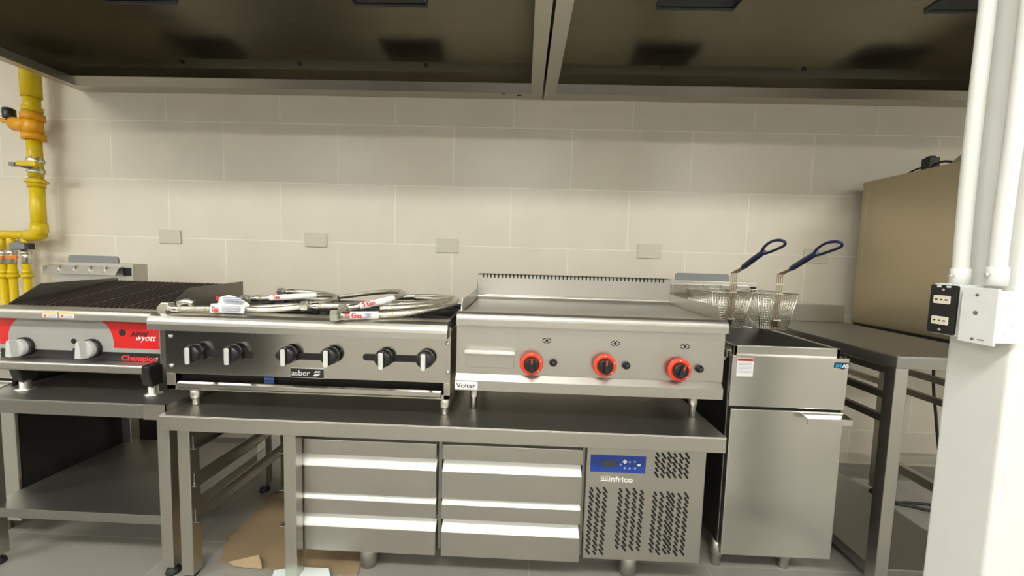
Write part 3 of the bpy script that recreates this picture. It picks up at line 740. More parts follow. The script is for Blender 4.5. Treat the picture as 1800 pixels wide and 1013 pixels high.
MB().box(BX0 + .02, BX1 - .02, YPN + .03, YPN + .033, zfr, zpb + .005).build('dark_recess', DARKIN, t)
MB().box(BX0 + .004, BX1 - .004, YPN + .04, YB - .004, zfr + .002, zfr + .006).build('crumb_tray', DULL, t)
zd1, zd0 = px(540, 678.5, Y=-.905).z, px(540, 690, Y=-.905).z
m = MB(); dx0, dx1 = px(313, 680, Y=-.91).x, px(775, 690, Y=-.91).x
m.prism([(-.915, zd1 - .003), (-.905, zd1), (-.86, zd1), (-.86, zd0), (-.910, zd0), (-.915, zd0 + .004)], 'x', dx0, dx1); m.build('drip_tray', MIRROR, t, .001)
m = MB(); q = px(473, 673, Y=-.87); m.box(q.x - .014, q.x + .016, -.872, -.868, zd1 + .001, zd1 + .010); lab(m.build('film_tab', BLUETAPE, t), 'blue protective film')
m = MB()
for u, v in ((300, 590.5), (301.5, 642.5), (786.5, 603.5), (787, 655)):
    q = px(u, v, Y=YPN); m.lathe((q.x, YPN, q.z), (0, -1, 0), [(.0065, 0), (.006, .002), (.003, .004), (0, .0045)], 12)
m.build('screw', CHROME, panel)
for ua, ub, v in ((322, 446, 622), (484, 600, 627), (638, 758, 630)):
    a, bq = px(ua, v, Y=YPN), px(ub, v, Y=YPN); z = px((ua + ub) / 2, v, Y=YPN).z
    MB().prism(rrect(a.x, bq.x, z - .0105, z + .0105, .010), 'y', YPN - .0006, YPN).build('knob_slot', DARKIN, panel)
def black_knob(u, v):
    q = px(u, v, Y=YPN - .018); m = MB()
    m.lathe((q.x, YPN - .0006, q.z), (0, -1, 0), [(.014, 0), (.014, .006), (.027, .008), (.0275, .016), (.0255, .026), (.022, .031), (.016, .0335), (0, .0335)], 28)
    k = m.build('knob', BLACK, t)
    m = MB(); m.prism(rrect(q.x - .0082, q.x + .0082, q.z - .0275, q.z + .0245, .006, 4), 'y', YPN - .040, YPN - .024); g = m.build('knob_grip', BLACK, k, .002)
    m = MB(); m.prism(rrect(q.x - .0070, q.x + .0070, q.z - .0285, q.z + .0215, .004, 3), 'y', YPN - .0425, YPN - .0395); m.build('knob_chrome', SATIN, k, .0012)
for u, v in ((340, 621), (408, 622), (505, 624), (579, 626), (674, 630), (747, 632)): black_knob(u, v)
# badge
a, bq = px(510.5, 656, Y=YPN), px(570.5, 656, Y=YPN); z0, z1 = px(540, 664, Y=YPN).z, px(540, 648, Y=YPN).z
bo = MB().box(a.x, bq.x, YPN - .0020, YPN, z0 - .001, z1 + .001).build('badge', CHROME, panel)
bi = MB().box(a.x + .0015, bq.x - .0015, YPN - .0025, YPN - .002, z0 + .0006, z1 - .0006).build('badge_face', BLACK, bo)
text('asber', a.x + .005, YPN - .0026, z0 + .0065, .0235, TXTG, 'badge_lettering', bi, .056)
m = MB(); ex = a.x + .072
m.prism([(ex, z0 + .006), (ex + .011, z0 + .006), (ex + .020, z0 + .011), (ex + .020, z0 + .015), (ex + .008, z0 + .0135), (ex, z0 + .009)], 'y', YPN - .003, YPN - .0024)
m.prism([(ex + .002, z0 + .016), (ex + .020, z0 + .0175), (ex + .022, z0 + .022), (ex + .006, z0 + .0215)], 'y', YPN - .003, YPN - .0024); m.build('badge_mark', TXTG, bi)
for u in (344, 782):
    q = px(u, 710, Y=-.862); bullet_foot(q.x, -.858, ZT, zfr + .002, .0165, t, STEEL, 'leg')
for x in (BX0 + .04, BX1 - .04): bullet_foot(x, -.49, ZT, zfr + .002, .0165, t, STEEL, 'leg')
# burner bed: black pan, six grates and burner heads
MB().box(BX0 + .004, BX1 - .004, -.862, YB - .004, RT - .075, RT - .071).build('burner_pan', BLACKP, t)
gw = (BX1 - BX0 - .010) / 3
for i in range(3):
    for j in range(2):
        xa = BX0 + .005 + i * gw; ya = -.858 + j * .207; m = MB(); xb, yb = xa + gw - .004, ya + .203; zg = RT - .002
        for (p, q_) in (((xa, ya), (xb, ya + .012)), ((xa, yb - .012), (xb, yb)), ((xa, ya), (xa + .012, yb)), ((xb - .012, ya), (xb, yb))): m.box(p[0], q_[0], p[1], q_[1], zg - .018, zg)
        cx, cy = (xa + xb) / 2, (ya + yb) / 2
        for k in range(8):
            a = k * PI / 4 + PI / 8; c, s = math.cos(a), math.sin(a); ex_ = min((xb - xa) / 2 / max(abs(c), 1e-3), (yb - ya) / 2 / max(abs(s), 1e-3)) - .006
            m.obox((cx + c * (ex_ + .04) / 2, cy + s * (ex_ + .04) / 2, zg - .008), Vector((c, s, 0)), Vector((-s, c, 0)), Vector((0, 0, 1)), (ex_ - .04) / 2, .005, .008)
        for fx in (xa + .006, xb - .006):
            for fy in (ya + .006, yb - .006): m.box(fx - .005, fx + .005, fy - .005, fy + .005, RT - .071, zg - .01)
        g = m.build('grate', IRON, t, .0015)
        m = MB(); m.lathe((cx, cy, RT - .071), (0, 0, 1), [(.03, 0), (.03, .015), (.048, .018), (.048, .030), (.040, .034), (0, .035)], 24); m.build('burner', IRON, t)

# ------------------------------------------------------------------ braided hoses lying on the range
HR = .0092; GZ = RT + .0005
def hexnut(c, ax, r, h, mat, name, parent, seg=6):
    m = MB(); m.lathe(c, ax, [(r * .9, 0), (r, h * .12), (r, h * .88), (r * .9, h)], seg)
    for f in m.bm.faces: f.smooth = False
    return m.build(name, mat, parent)
def hose(label, pts, ends=(True, True), tagspec=None, r=HR, fold=False):
    """pts: control points (u, v, Y); hose ends carry hex nuts and ferrules"""
    P = [px(u, v, Y=y) for u, v, y in pts]
    for p in P: p.z = max(p.z, GZ + r)
    path = smooth(P, 10)
    for p in path: p.z = max(p.z, GZ + r)
    t = thing('gas_hose', label, 'gas hose', tuple(P[0]), 'braided gas hoses on the range')
    m = MB(); m.tube(path, r, 14, uvscale=1); m.build('braid', BRAID, t)
    for e, (a, bq) in enumerate(((path[0], path[2]), (path[-1], path[-3]))):
        if not ends[e]: continue
        d = (a - bq).normalized()
        m = MB(); m.lathe(a - d * .030, d, [(r * 1.12, 0), (r * 1.18, .004), (r * 1.18, .024), (r * .8, .027), (r * .8, .036)], 18); m.build('ferrule', CHROME, t)
        n = hexnut(a + d * .004, d, r * 1.75, .022, NICKEL, 'nut', t)
        MB().lathe(a + d * .026, d, [(r * 1.2, -.004), (r * 1.2, .0008), (r * .8, .0008), (r * .8, -.010), (0, -.010)], 16).build('nut_bore', DULL, n)
    if tagspec:
        i0, i1 = [int(f * (len(path) - 1)) for f in tagspec[:2]]
        seg = path[i0:i1 + 1]; m = MB(); m.tube(seg, r * 1.16, 16); tg = lab(m.build('paper_sleeve', PAPER, t), 'white printed paper sleeve')
        c = seg[len(seg) // 2]; ax = (seg[-1] - seg[0]); L = ax.length; ax.normalize(); fr_ = Vector((ax.y, -ax.x, 0)).normalized()
        if fr_.y > 0: fr_ = -fr_
        if ax.x < 0: ax = -ax
        st = (seg[0] if seg[0].x < seg[-1].x else seg[-1])
        ang = math.atan2(ax.z, ax.x); base = st + ax * L * .08 + Vector((0, -r * 1.19, -r * .35))
        g = text(tagspec[2], base.x, base.y, base.z, r * 1.9, TXTR, 'sleeve_lettering', tg, None, 0, .0004, 'front', .0012, ang)
        m = MB(); up = Vector((-math.sin(ang), 0, math.cos(ang))); axx = Vector((math.cos(ang), 0, math.sin(ang)))
        for i in range(4):
            s_, l_ = .42, (.42, .36, .44, .30)[i]
            cc = st + ax * L * (s_ + l_ / 2) + Vector((0, -r * 1.17, 0)) + up * (r * (.55 - i * .38)); m.obox(cc, axx, Vector((0, 1, 0)), up, L * l_ / 2, .0009, r * .07)
        m.build('sleeve_small_print', TXTB, tg)
    return t, path
# 1: long hose along the front edge at left with a big folded paper label
h1, p1 = hose('steel hose along the left front of the range, folded white paper label around it',
     [(298, 545, -.90), (335, 543, -.895), (400, 543, -.885), (470, 545, -.87), (530, 540, -.85), (600, 536, -.80), (690, 534, -.72), (760, 533, -.64), (797, 530, -.58), (790, 524, -.52), (740, 523, -.50), (690, 524, -.50)], (True, False), None)
# its elbow fitting at the left end
e = px(292, 541, Y=-.905)
m = MB(); m.obox((e.x + .004, e.y, e.z + .004), Vector((1, 0, 0)), Vector((0, 1, 0)), Vector((0, 0, 1)), .012, .012, .012); m.build('swivel_block', NICKEL, h1, .003)
m = MB(); m.tube([(e.x + .03, e.y + .01, e.z + .012), (e.x + .055, e.y + .012, e.z + .02), (e.x + .075, e.y + .012, e.z + .012)], .009, 12); m.build('fitting_loop', NICKEL, h1)
# folded paper label
a, bq = px(368, 549, Y=-.905), px(428, 549, Y=-.905); z0, z1 = px(398, 551, Y=-.905).z, px(398, 520, Y=-.905).z
m = MB()
def bent(u0, u1, za, zb, yb0, yb1, curl, n=14):
    top = []; 
    for i in range(n + 1):
        f = i / n; x = u0 + (u1 - u0) * f; zt_ = zb - (abs(f - .32) ** 1.6) * curl; y = yb0 + .006 * math.sin(f * PI)
        top.append((x, y, za, zt_))
    for (x, y, q0, q1), (x2, y2, r0, r1) in zip(top, top[1:]):
        v = [m.bm.verts.new(c) for c in ((x, y, q0), (x2, y2, r0), (x2, yb1, r1), (x, yb1, q1), (x, y - .0012, q0), (x2, y2 - .0012, r0), (x2, yb1 - .0012, r1), (x, yb1 - .0012, q1))]
        for f in ((0, 1, 2, 3), (7, 6, 5, 4), (0, 4, 5, 1), (3, 2, 6, 7)): m.bm.faces.new([v[i] for i in f])
bent(a.x, bq.x, z0 + .001, z0 + .028, -.903, -.897, .010)
bent(a.x + .006, bq.x - .003, z0 + .010, z1 - .002, -.884, -.872, .05)
wl = lab(m.build('paper_label', PAPER, h1), 'folded white paper label with red print')
text('Gas', a.x + .006, -.9035, z0 + .004, .022, TXTR, 'label_lettering', wl, .020, 0, .0003)
text('ss', a.x + .017, -.889, z0 + .036, .016, TXTR, 'label_lettering', wl, .012, 0, .0003, ang=PI / 2)
m = MB()
for i in range(4): m.box(a.x + .038, bq.x - .010, -.9062, -.9040, z0 + .006 + i * .005, z0 + .0075 + i * .005)
for i in range(3): m.box(a.x + .030, bq.x - .016, -.889, -.886, z0 + .034 + i * .005, z0 + .0362 + i * .005)
m.build('label_small_print', TXTB, wl)
# 2: twin of hose 1 running beside it and ending in the nut in the middle of the rail
hose('steel hose with a bare nut at mid range, just behind the front rail',
     [(545, 538, -.86), (585, 538, -.86), (640, 537, -.83), (720, 534, -.76), (770, 530, -.68), (790, 524, -.60), (760, 521, -.55), (700, 522, -.54)], (True, False))
# 3: hose that starts above the paper label and loops in the middle
hose('steel hose with small sleeve, starting above the folded label and curling into a loop',
     [(440, 525, -.83), (475, 524, -.83), (530, 521, -.81), (570, 519, -.76), (592, 522, -.70), (590, 529, -.70), (570, 534, -.74), (548, 537, -.80), (500, 538, -.84), (440, 541, -.86), (380, 541, -.87)], (True, False), (.10, .26, 'Gas'), .0080)
# 4: hose behind, its nut up at the rear
hose('steel hose at the rear of the range, its small nut highest of all',
     [(502, 513, -.66), (525, 513, -.66), (556, 515, -.66), (582, 519, -.69), (588, 526, -.74), (570, 531, -.79), (545, 534, -.82)], (True, False), None, .0080)
# 5: raised loop in the middle with a sleeve
hose('steel hose with printed sleeve, rising into a high loop at mid range',
     [(612, 542, -.88), (640, 537, -.87), (680, 528, -.84), (703, 520, -.78), (708, 515, -.70), (690, 512.5, -.62), (655, 515, -.56), (615, 520, -.52), (590, 523, -.50)], (True, False), (.10, .30, 'G Gas'), .0088)
# 6: front hose with the biggest label
hose('steel hose with red printed sleeve, its hex nut overhanging the front rail',
     [(598, 560, -.928), (660, 555, -.90), (720, 550, -.86), (765, 543, -.80), (795, 536, -.72), (797, 529, -.64), (775, 526, -.58), (730, 524, -.55)], (True, False), (.02, .16, 'G Gas'), .0102)
# 7: hose beside it
hose('steel hose without nut or sleeve, lying behind the front hose at right',
     [(668, 543, -.86), (705, 541, -.85), (750, 537, -.80), (785, 533, -.72), (800, 530, -.66), (800, 525, -.58), (770, 522, -.52)], (False, False), None, .0095)

# ------------------------------------------------------------------ flat griddle
t = thing('griddle', 'stainless flat top gas griddle with three red ringed knobs', 'griddle', (.2, -.68, ZT))
YR, YPN = -.925, -.897
GX0, GX1 = px(802.5, 560, Y=YR).x, px(1281.5, 575, Y=YR).x
PX0, PX1 = px(802, 620, Y=YPN).x, px(1272, 640, Y=YPN).x
zrt = px(1040, 556.5, Y=YR).z; zrb = px(1040, 579, Y=YR).z
YLP = YPN - .015
zl1, zl2, zl3 = px(1035, 664, Y=YPN).z, px(1035, 677, Y=YLP).z, px(1035, 694.5, Y=YLP).z
m = MB(); rr = .020
prof = [(-.865, zrt), (YR + rr, zrt)] + [(YR + rr - rr * math.sin(math.radians(a)), zrt - rr + rr * math.cos(math.radians(a))) for a in range(15, 91, 15)] + [(YR, zrb), (YR + .03, zrb), (YR + .03, zrt - .02), (-.865, zrt - .02)]
m.prism(prof, 'x', GX0, GX1); m.build('front_rail', STEELH, t)
m = MB(); q = px(825.5, 560, Y=YR).x; m.box(q - .0006, q + .0006, YR - .0004, YR + .004, zrb + .0005, zrt - rr); m.build('rail_seam', DULL, t)
m = MB(); m.box(PX0 + .003, PX1 - .003, YPN + .004, -.425, zl3 + .004, zrt - .02); m.build('body', STEEL, t, .001)
panel = MB().box(PX0, PX1, YPN, YPN + .004, zl1, zrb + .01).build('control_panel', STEELH, t, .001)
m = MB(); lx0, lx1 = px(800, 675, Y=YLP).x, px(1271, 690, Y=YLP).x
m.prism([(YPN, zl1), (YLP, zl2), (YLP, zl3), (YLP + .003, zl3), (YLP + .003, zl2 - .001), (YPN + .003, zl1 - .001)], 'x', lx0, lx1); lip = m.build('lower_lip', STEELH, t)
MB().box(lx0 + .002, lx1 - .002, YLP + .004, -.43, zl3, zl3 + .003).build('bottom_panel', DULL, t)
# cooking plate, rounded front edge, side splashes, flue with slots
zpl = zrt - .004
plate = MB().box(GX0 + .012, GX1 - .012, -.866, -.49, zpl - .014, zpl).build('cooking_plate', GRID, t, .002)
for x in (GX0 + .008, GX1 - .008):
    m = MB(); m.prism([(-.895, zrt - .005), (-.872, .896), (-.56, .897), (-.498, .900), (-.47, .935), (-.47, zpl - .03), (-.895, zpl - .03)], 'x', x - .001, x + .001); m.build('side_splash', STEEL, t)
m = MB(); m.prism([(-.860, zpl), (-.866, zpl + .001), (-.892, zrt), (-.892, zrt - .003), (-.862, zpl - .004)], 'x', GX0 + .010, GX0 + .065); m.build('rail_corner', STEEL, t)
bz = px(1000, 485.5, Y=-.49).z; fold = px(840, 517, Y=-.49).z
bx0, bx1 = px(836, 500, Y=-.49).x, px(1172, 505, Y=-.49).x
bx0, bx1 = GX0 + .0095, GX1 - .0095
m = MB(); m.prism([(-.49, fold), (-.494, bz - .004), (-.490, bz), (-.428, bz), (-.428, zpl - .02), (-.484, zpl - .02), (-.505, zpl - .001), (-.505, zpl + .0005), (-.492, fold - .008)], 'x', bx0, bx1); bs = m.build('flue_riser', STEELH, t)
m = MB(); n = 48
for i in range(n):
    x = bx0 + .022 + (bx1 - bx0 - .050) * i / (n - 1); m.box(x - .0026, x + .0026, -.4946, -.475, bz - .0145, bz + .0005)
m.build('flue_slot', DARKIN, bs)
m = MB(); m.box(bx0, bx1, -.4958, -.4935, fold - .0015, fold + .0015); m.build('fold_line', CHROME, bs)
# grease drawer
a, bq = px(819, 632, Y=YPN), px(904, 632, Y=YPN); z1, z0 = px(861, 614, Y=YPN).z, px(861, 646, Y=YPN).z
m = MB(); m.prism(rrect(a.x, bq.x, z0, z1 - .002, .006), 'y', YPN - .003, YPN); d = m.build('grease_drawer', STEELH, t, .001)
m = MB(); m.prism([(YPN - .003, z1), (YPN - .024, z1 - .001), (YPN - .026, z1 - .010), (YPN - .023, z1 - .011), (YPN - .021, z1 - .005), (YPN - .003, z1 - .005)], 'x', a.x - .001, bq.x + .001); m.build('handle', STEEL, d, .001)
def red_knob(u, v, ang):
    q = px(u, v, Y=YPN - .022); m = MB()
    m.lathe((q.x, YPN, q.z), (0, -1, 0), [(.014, 0), (.014, .012), (.0335, .012), (.0335, .019), (.031, .023), (.024, .023), (.022, .021), (0, .021)], 36); k = m.build('knob', ORANGE, t)
    lab(k, 'red ringed control knob')
    m = MB(); m.lathe((q.x, YPN - .021, q.z), (0, -1, 0), [(.0222, 0), (.0215, .010), (.019, .013), (0, .013)], 30)
    c, s = math.cos(ang), math.sin(ang); ax = Vector((c, 0, s)); az = Vector((-s, 0, c))
    m.obox((q.x, YPN - .036, q.z), ax, Vector((0, 1, 0)), az, .006, .0085, .0205); kk = m.build('knob_centre', BLACK, k, .0015)
    m = MB(); m.obox(Vector((q.x, YPN - .0405, q.z)) + az * .013, ax, Vector((0, 1, 0)), az, .0016, .0045, .0075); m.build('pointer', ORANGE, kk)
    m = MB()
    for a_ in (90, 20, -45): m.lathe((q.x + .028 * math.cos(math.radians(a_)), YPN - .023, q.z + .028 * math.sin(math.radians(a_))), (0, -1, 0), [(.0016, 0), (.0016, .0005)], 8)
    m.build('dial_mark', TXTW, k)
red_knob(934.3, 640.6, 0); red_knob(1063.8, 643.6, -.02); red_knob(1195.5, 651.5, -.35)
for u, v in ((973, 639), (1102, 644), (1231.5, 650)):
    q = px(u, v, Y=YPN - .012); m = MB(); m.lathe((q.x, YPN, q.z), (0, -1, 0), [(.0105, 0), (.0115, .006), (.0105, .010), (.0075, .011), (.0065, .018), (.005, .0195), (0, .020)], 24); m.build('igniter_button', BLACK, t)
for u, v in ((961.2, 599), (1081.5, 604), (1204, 609.5)):
    q = px(u, v, Y=YPN); m = MB()
    m.lathe((q.x, YPN - .0006, q.z), (0, 1, 0), [(.0043, 0), (.0043, .0006)], 18)
    A, B = .0138, .0082
    for (a0, a1) in ((8, 82), (98, 172), (188, 262), (278, 352)):
        out = [(q.x + A * math.cos(math.radians(a0 + (a1 - a0) * i / 8)), q.z + B * math.sin(math.radians(a0 + (a1 - a0) * i / 8))) for i in range(9)]
        inn = [(q.x + (A - .0031) * math.cos(math.radians(a1 + (a0 - a1) * i / 8)), q.z + (B - .0022) * math.sin(math.radians(a1 + (a0 - a1) * i / 8))) for i in range(9)]
        m.prism(out + inn, 'y', YPN - .0006, YPN)
    lab(m.build('sight_symbol', TXTK, panel), 'printed black eye symbol')
a, bq = px(799.5, 677, Y=YLP), px(839.5, 677, Y=YLP); z1, z0 = px(820, 671, Y=YLP).z, px(820, 684.5, Y=YLP).z
s = MB().box(a.x, bq.x, YLP - .0015, YLP, z0, z1).build('sticker', PAPER, lip)
text('Volter', a.x + .0045, YLP - .0016, z0 + .0055, .0178, TXTK, 'sticker_lettering', s, bq.x - a.x - .010, 0, .0002)
for u in (832.5, 1217):
    q = px(u, 720, Y=-.80); bullet_foot(q.x, -.80, ZT, zl3 + .002, .0145, t, STEEL, 'leg')
for x in (PX0 + .04, PX1 - .04): bullet_foot(x, -.49, ZT, zl3 + .002, .0145, t, STEEL, 'leg')

# ------------------------------------------------------------------ cardboard and foam on the floor
def floor_poly(uv, h, z=0.0): return [(p.x, p.y) for p in (px(u, v, Z=z) for u, v in uv)]
random.seed(5)
co = [(386, 988), (394, 976), (391, 958), (402, 953), (396, 946), (420, 928), (440, 915), (445, 905), (463, 890), (478, 868), (500, 852), (560, 845), (610, 870), (630, 930), (641, 972), (634, 992), (628, 1012), (560, 1008), (500, 1005), (462, 1001), (420, 997)]
t = thing('cardboard_sheet', 'torn brown cardboard sheet on the floor under the tray runners', 'cardboard', (-.75, -.75, 0))
MB().prism(floor_poly(co, 0), 'z', .001, .005).build('sheet', CARD, t)
m = MB(); fp = [px(u, v, Z=.006) for u, v in ((402, 990), (455, 984), (460, 1001), (412, 996))]
v0 = [m.bm.verts.new((p.x, p.y, .006)) for p in fp]; v1 = [m.bm.verts.new((p.x, p.y, .010 + (.012 if i in (1, 2) else 0))) for i, p in enumerate(fp)]
m.bm.faces.new(v0); m.bm.faces.new(v1[::-1])
for i in range(4): m.bm.faces.new((v0[i], v1[i], v1[(i + 1) % 4], v0[(i + 1) % 4]))
lab(m.build('torn_flap', plain('pale_cardboard', (.42, .31, .18), .85, 0, .15, 20), t), 'paler torn flap')
fo = [(482, 1011), (525, 1004.5), (578, 1007), (582, 1030), (560, 1060), (470, 1050)]
tag(MB().prism(floor_poly(fo, 0), 'z', .006, .016).build('foam_sheet', FOAM, None, .001), 'white foam sheet on the floor at the bottom edge by the table leg', 'foam sheet')

# ------------------------------------------------------------------ landing table at the right
t = thing('landing_table', 'stainless table with tray runners and low shelf between the fryer and the oven', 'table', (1.33, -.48, 0))
A0, A1, B0, B1, ZL = 1.128, 1.535, -.85, -.13, .762
m = MB(); m.box(A0, A1, B0, B1, ZL - .003, ZL); m.box(A0, A1, B0, B0 + .003, ZL - .038, ZL - .003); m.box(A0, A0 + .003, B0, B1, ZL - .038, ZL - .003); m.box(A1 - .003, A1, B0, B1, ZL - .038, ZL - .003)
m.build('tabletop', DULL, t, .0015)
m = MB(); m.box(A0 + .002, A1, B1 - .012, B1, ZL, .845); m.build('backsplash', DULL, t, .002)
for x in (A0 + .026, A1 - .026):
    for y in (B0 + .026, B1 - .05): square_leg(x, y, 0, ZL - .004, t, .019, STEEL)
for x, s in ((A0 + .026, 1), (A1 - .026, -1)):
    for z in (.695, .615, .540):
        m = MB(); a, bq = sorted((x - .004, x + .014 * s)); m.box(min(x - .010, x + .010), max(x - .010, x + .010), B0 + .045, B1 - .07, z, z + .022); m.build('tray_runner', STEEL, t, .001)
m = MB(); m.box(A0 + .02, A1 - .02, B0 + .03, B1 - .03, .062, .065); m.box(A0 + .02, A0 + .023, B0 + .03, B1 - .03, .03, .062); m.box(A1 - .023, A1 - .02, B0 + .03, B1 - .03, .03, .062); m.box(A0 + .02, A1 - .02, B0 + .03, B0 + .033, .03, .062)
m.build('shelf', DULL, t, .001)

# ------------------------------------------------------------------ oven on its stand
t = thing('oven_stand', 'dark steel stand carrying the tall steel oven, partly hidden by the white column', 'stand', (2.0, -.42, 0))
O0, O1, P0, P1 = 1.615, 2.38, -.78, -.085
m = MB(); m.box(O0, O1, P0, P1, .715, .748); m.build('top_frame', STEEL, t, .002)
for x in (O0 + .02, O1 - .02):
    for y in (P0 + .03, P1 - .19): square_leg(x, y, 0, .715, t, .018, STEEL)
m = MB(); m.box(O0 + .005, O0 + .035, P0 + .05, P1 - .21, .16, .195); m.box(O1 - .035, O1 - .005, P0 + .05, P1 - .21, .16, .195); m.box(O0 + .04, O1 - .04, P1 - .215, P1 - .185, .16, .195); m.build('stretcher', STEEL, t, .001)
t = thing('oven', 'tall stainless oven with plain side panel at the right behind the white column', 'oven', (2.0, -.42, .748))
m = MB(); m.box(O0, O1, P0, P1, .760, 1.425); m.build('body', OVENST, t, .004)
m = MB(); m.box(O0 - .0015, O0, P1 - .028, P1 - .002, .762, 1.422); m.build('corner_post', OVENST, t, .0005)
m = MB(); m.box(O0 - .002, O1, P0, P1, 1.418, 1.430); m.build('top_edge', OVENST, t, .001)
MB().box(O0 + .005, O1 - .005, P0 + .005, P1 - .005, .748, .760).build('plinth', DARKIN, t)
m = MB(); m.box(O0 + .08, O1 - .08, P0 - .012, P0, .80, 1.38); d = m.build('door', OVENST, t, .002)
m = MB(); m.cyl((O0 + .13, P0 - .05, .85), (O0 + .13, P0 - .05, 1.33), .010); m.cyl((O0 + .13, P0 - .05, .87), (O0 + .13, P0 - .010, .87), .008); m.cyl((O0 + .13, P0 - .05, 1.31), (O0 + .13, P0 - .010, 1.31), .008); m.build('handle', CHROME, d)
h = [px(1640, 640, X=1.56), px(1641, 680, X=1.565), px(1645, 730, X=1.567), px(1650, 790, X=1.57)]
m = MB(); m.tube(smooth([(h[0].x, h[0].y, .712)] + [tuple(p) for p in h[1:]] + [(1.575, h[3].y - .03, .2), (1.58, h[3].y - .05, .012)], 8), .0045, 8)
tag(m.build('hanging_cable', RUBBER), 'black cable hanging down beside the oven stand', 'cable')
q = px(1635, 289, X=O0 + .03)
pl = thing('power_plug', 'black power plug and cord lying on top of the oven', 'plug', (q.x, q.y, 1.43))
m = MB(); m.box(q.x - .02, q.x + .02, q.y - .020, q.y + .018, 1.4315, 1.478); m.box(q.x - .012, q.x + .012, q.y - .012, q.y + .012, 1.478, 1.485); m.build('plug_body', BLACK, pl, .004)
m = MB(); m.tube(smooth([(q.x + .005, q.y + .10, 1.4345), (q.x, q.y + .07, 1.442), (q.x, q.y + .03, 1.449), (q.x, q.y + .015, 1.450)], 6), .004, 8)
m.tube(smooth([(q.x, q.y - .015, 1.449), (q.x, q.y - .05, 1.452), (q.x + .01, q.y - .075, 1.445), (q.x + .06, q.y - .09, 1.4345), (q.x + .2, q.y - .05, 1.4345)], 6), .004, 8); m.build('cord', RUBBER, pl)
cv = thing('folded_cover', 'folded dark steel cover lying on the oven top beside the column', 'metal cover', (1.8, -.5, 1.43))
m = MB(); m.prism([(-.44, 1.431), (-.50, 1.475), (-.66, 1.482), (-.72, 1.431)], 'x', O0 + .02, O0 + .30); m.build('folded_sheet', DULL, cv, .001)

# ------------------------------------------------------------------ cables behind the landing table
fp = [px(u, v, Z=.006) for u, v in ((1560, 880), (1580, 884), (1600, 884), (1640, 888), (1690, 895), (1640, 898), (1600, 890), (1575, 886))]
fp = [Vector((max(p.x, 1.56), p.y, .006)) for p in fp]
m = MB(); m.tube(smooth(fp, 6), .006, 8)
tag(m.build('floor_cable', RUBBER), 'black cable looped on the floor behind the landing table', 'cable')

# ------------------------------------------------------------------ electrical boxes and conduits on the column
XBX = .868
def side_box(u0, u1, vt, vb, label, black):
    a, bq = px(u0, (vt + vb) / 2, X=XBX), px(u1, (vt + vb) / 2, X=XBX); z1, z0 = px((u0 + u1) / 2, vt, X=XBX).z, px((u0 + u1) / 2, vb, X=XBX).z
    y1, y0 = a.y, bq.y        # y1 farther from the camera
    t = thing('outlet_box' if black else 'junction_box', label, 'electrical box', (PX, (y0 + y1) / 2, (z0 + z1) / 2))
    return t, y0, y1, z0, z1
t, y0, y1, z0, z1 = side_box(1632, 1679, 501, 587, 'black double power outlet on a white box at the column edge', True)
MB().box(XBX + .006, PX + .001, y0 + .001, y1 - .001, z0 - .002, z1 + .002).build('box', WHITEM, t, .002)
m = MB(); m.prism(rrect(y0, y1, z0, z1, .004), 'x', XBX, XBX + .006); fp_ = m.build('face_plate', BLACK, t, .001)
for f in (.70, .27):
    zc_ = z0 + (z1 - z0) * f; yc = (y0 + y1) / 2; hw = (y1 - y0) * .31
    m = MB(); m.prism(rrect(yc - hw, yc + hw, zc_ - .0085, zc_ + .0085, .002), 'x', XBX - .0025, XBX); s = m.build('socket', IVORY, fp_, .0006)
    m = MB()
    for k, r in ((-.6, .0024), (0, .0016), (.6, .0024)): m.box(XBX - .0030, XBX - .0024, yc + hw * k - r, yc + hw * k + r, zc_ - .0013, zc_ + .0013)
    m.build('socket_hole', DARKIN, s)
m = MB()
for f in (.90, .08): m.lathe((XBX, (y0 + y1) / 2, z0 + (z1 - z0) * f), (-1, 0, 0), [(.003, 0), (.0026, .0012), (0, .0016)], 10)
m.build('screw', NICKEL, fp_)
m = MB(); m.box(XBX + .001, XBX + .004, (y0 + y1) / 2 - .010, (y0 + y1) / 2 + .010, z1, z1 + .004); m.box(XBX - .0015, XBX, y0 + .012, y0 + .019, z1 - .005, z1 - .001); m.box(XBX - .0015, XBX, y1 - .021, y1 - .014, z1 - .005, z1 - .001); m.build('mounting_ear', WHITEM, fp_)
t, y0, y1, z0, z1 = side_box(1687, 1748, 506, 603, 'white blank covered junction box on the column, nearer the camera than the outlet', False)
JB = MB().box(XBX + .004, PX + .001, y0 + .004, y1 - .002, z0 + .003, z1 - .004).build('box', WHITEM, t, .0015)
m = MB(); m.prism(rrect(y0 - .003, y1, z0 - .002, z1, .002), 'x', XBX, XBX + .0045); fp_ = m.build('cover_plate', WHITEM, t, .001)
m = MB()
for f in (.87, .06): m.lathe((XBX, (y0 + y1) / 2 + .002, z0 + (z1 - z0) * f), (-1, 0, 0), [(.003, 0), (.0026, .0012), (0, .0016)], 10)
m.build('screw', DULL, fp_)
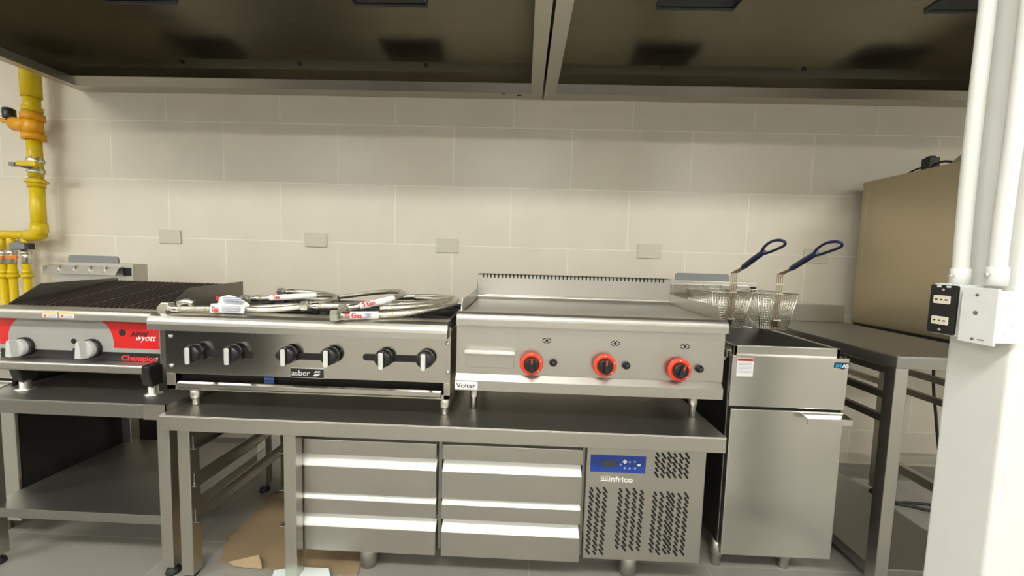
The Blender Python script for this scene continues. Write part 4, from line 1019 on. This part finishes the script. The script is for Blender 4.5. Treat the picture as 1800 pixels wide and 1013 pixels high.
m = MB(); m.lathe((XBX, (y0 + y1) / 2 + .002, z0 + (z1 - z0) * .54), (-1, 0, 0), [(.0042, 0), (.0042, .0005)], 10); m.box(XBX - .0005, XBX, (y0 + y1) / 2 - .016, (y0 + y1) / 2 - .006, z0 + .0055, z0 + .0075); m.build('cover_hole', GREYP, fp_)
m = MB(); ym = y0 + .004
for f in (.72, .28):
    zc_ = z0 + (z1 - z0) * f; xm = (XBX + PX) / 2 + .004
    m.tube([(xm + .0105 * math.cos(k * PI / 12), ym, zc_ + .0105 * math.sin(k * PI / 12)) for k in range(24)], .0009, 6, closed=True)
lab(m.build('knockout', WHITEM, JB), 'round knockout ring')
YB1 = (y0 + y1) / 2
def conduit(uvs, label, xax=.9):
    t = thing('conduit', label, 'conduit', tuple(px(uvs[0][0], uvs[0][1], X=xax)), 'white conduits on the column')
    P = [px(u, v, X=xax) for u, v in uvs]; last = P[-1]; P += [Vector((xax, last.y, last.z + d)) for d in (.12, .3, .6)] + [Vector((xax, last.y, ZC - .001))]
    m = MB(); m.tube(smooth(P, 8), .0128, 18); m.build('pipe', WHITE, t)
    b0 = P[0]; m = MB(); m.lathe((b0.x, b0.y, b0.z - .010), (0, 0, 1), [(.0155, 0), (.0155, .034), (.0132, .036)], 20); cl = m.build('coupling', WHITEM, t)
    m = MB(); m.lathe((b0.x - .0145, b0.y, b0.z + .010), (-1, 0, 0), [(.004, 0), (.004, .006), (.003, .008)], 10); m.build('set_screw', NICKEL, cl)
conduit([(1687, 494), (1691, 440), (1699, 350), (1709, 250)], 'left white conduit rising from the black outlet box on the column')
conduit([(1751, 493), (1756, 440), (1767, 350), (1781, 250)], 'right white conduit rising from the blank junction box on the column')

# ------------------------------------------------------------------ world, view
w = bpy.data.worlds.new('world'); bpy.context.scene.world = w; w.use_nodes = True
w.node_tree.nodes['Background'].inputs[0].default_value = (.9, .92, 1, 1); w.node_tree.nodes['Background'].inputs[1].default_value = 0.02
vs = bpy.context.scene.view_settings
vs.view_transform = 'Standard'; vs.look = 'None'; vs.gamma = 1; vs.use_curve_mapping = False
vs.exposure = 0.88
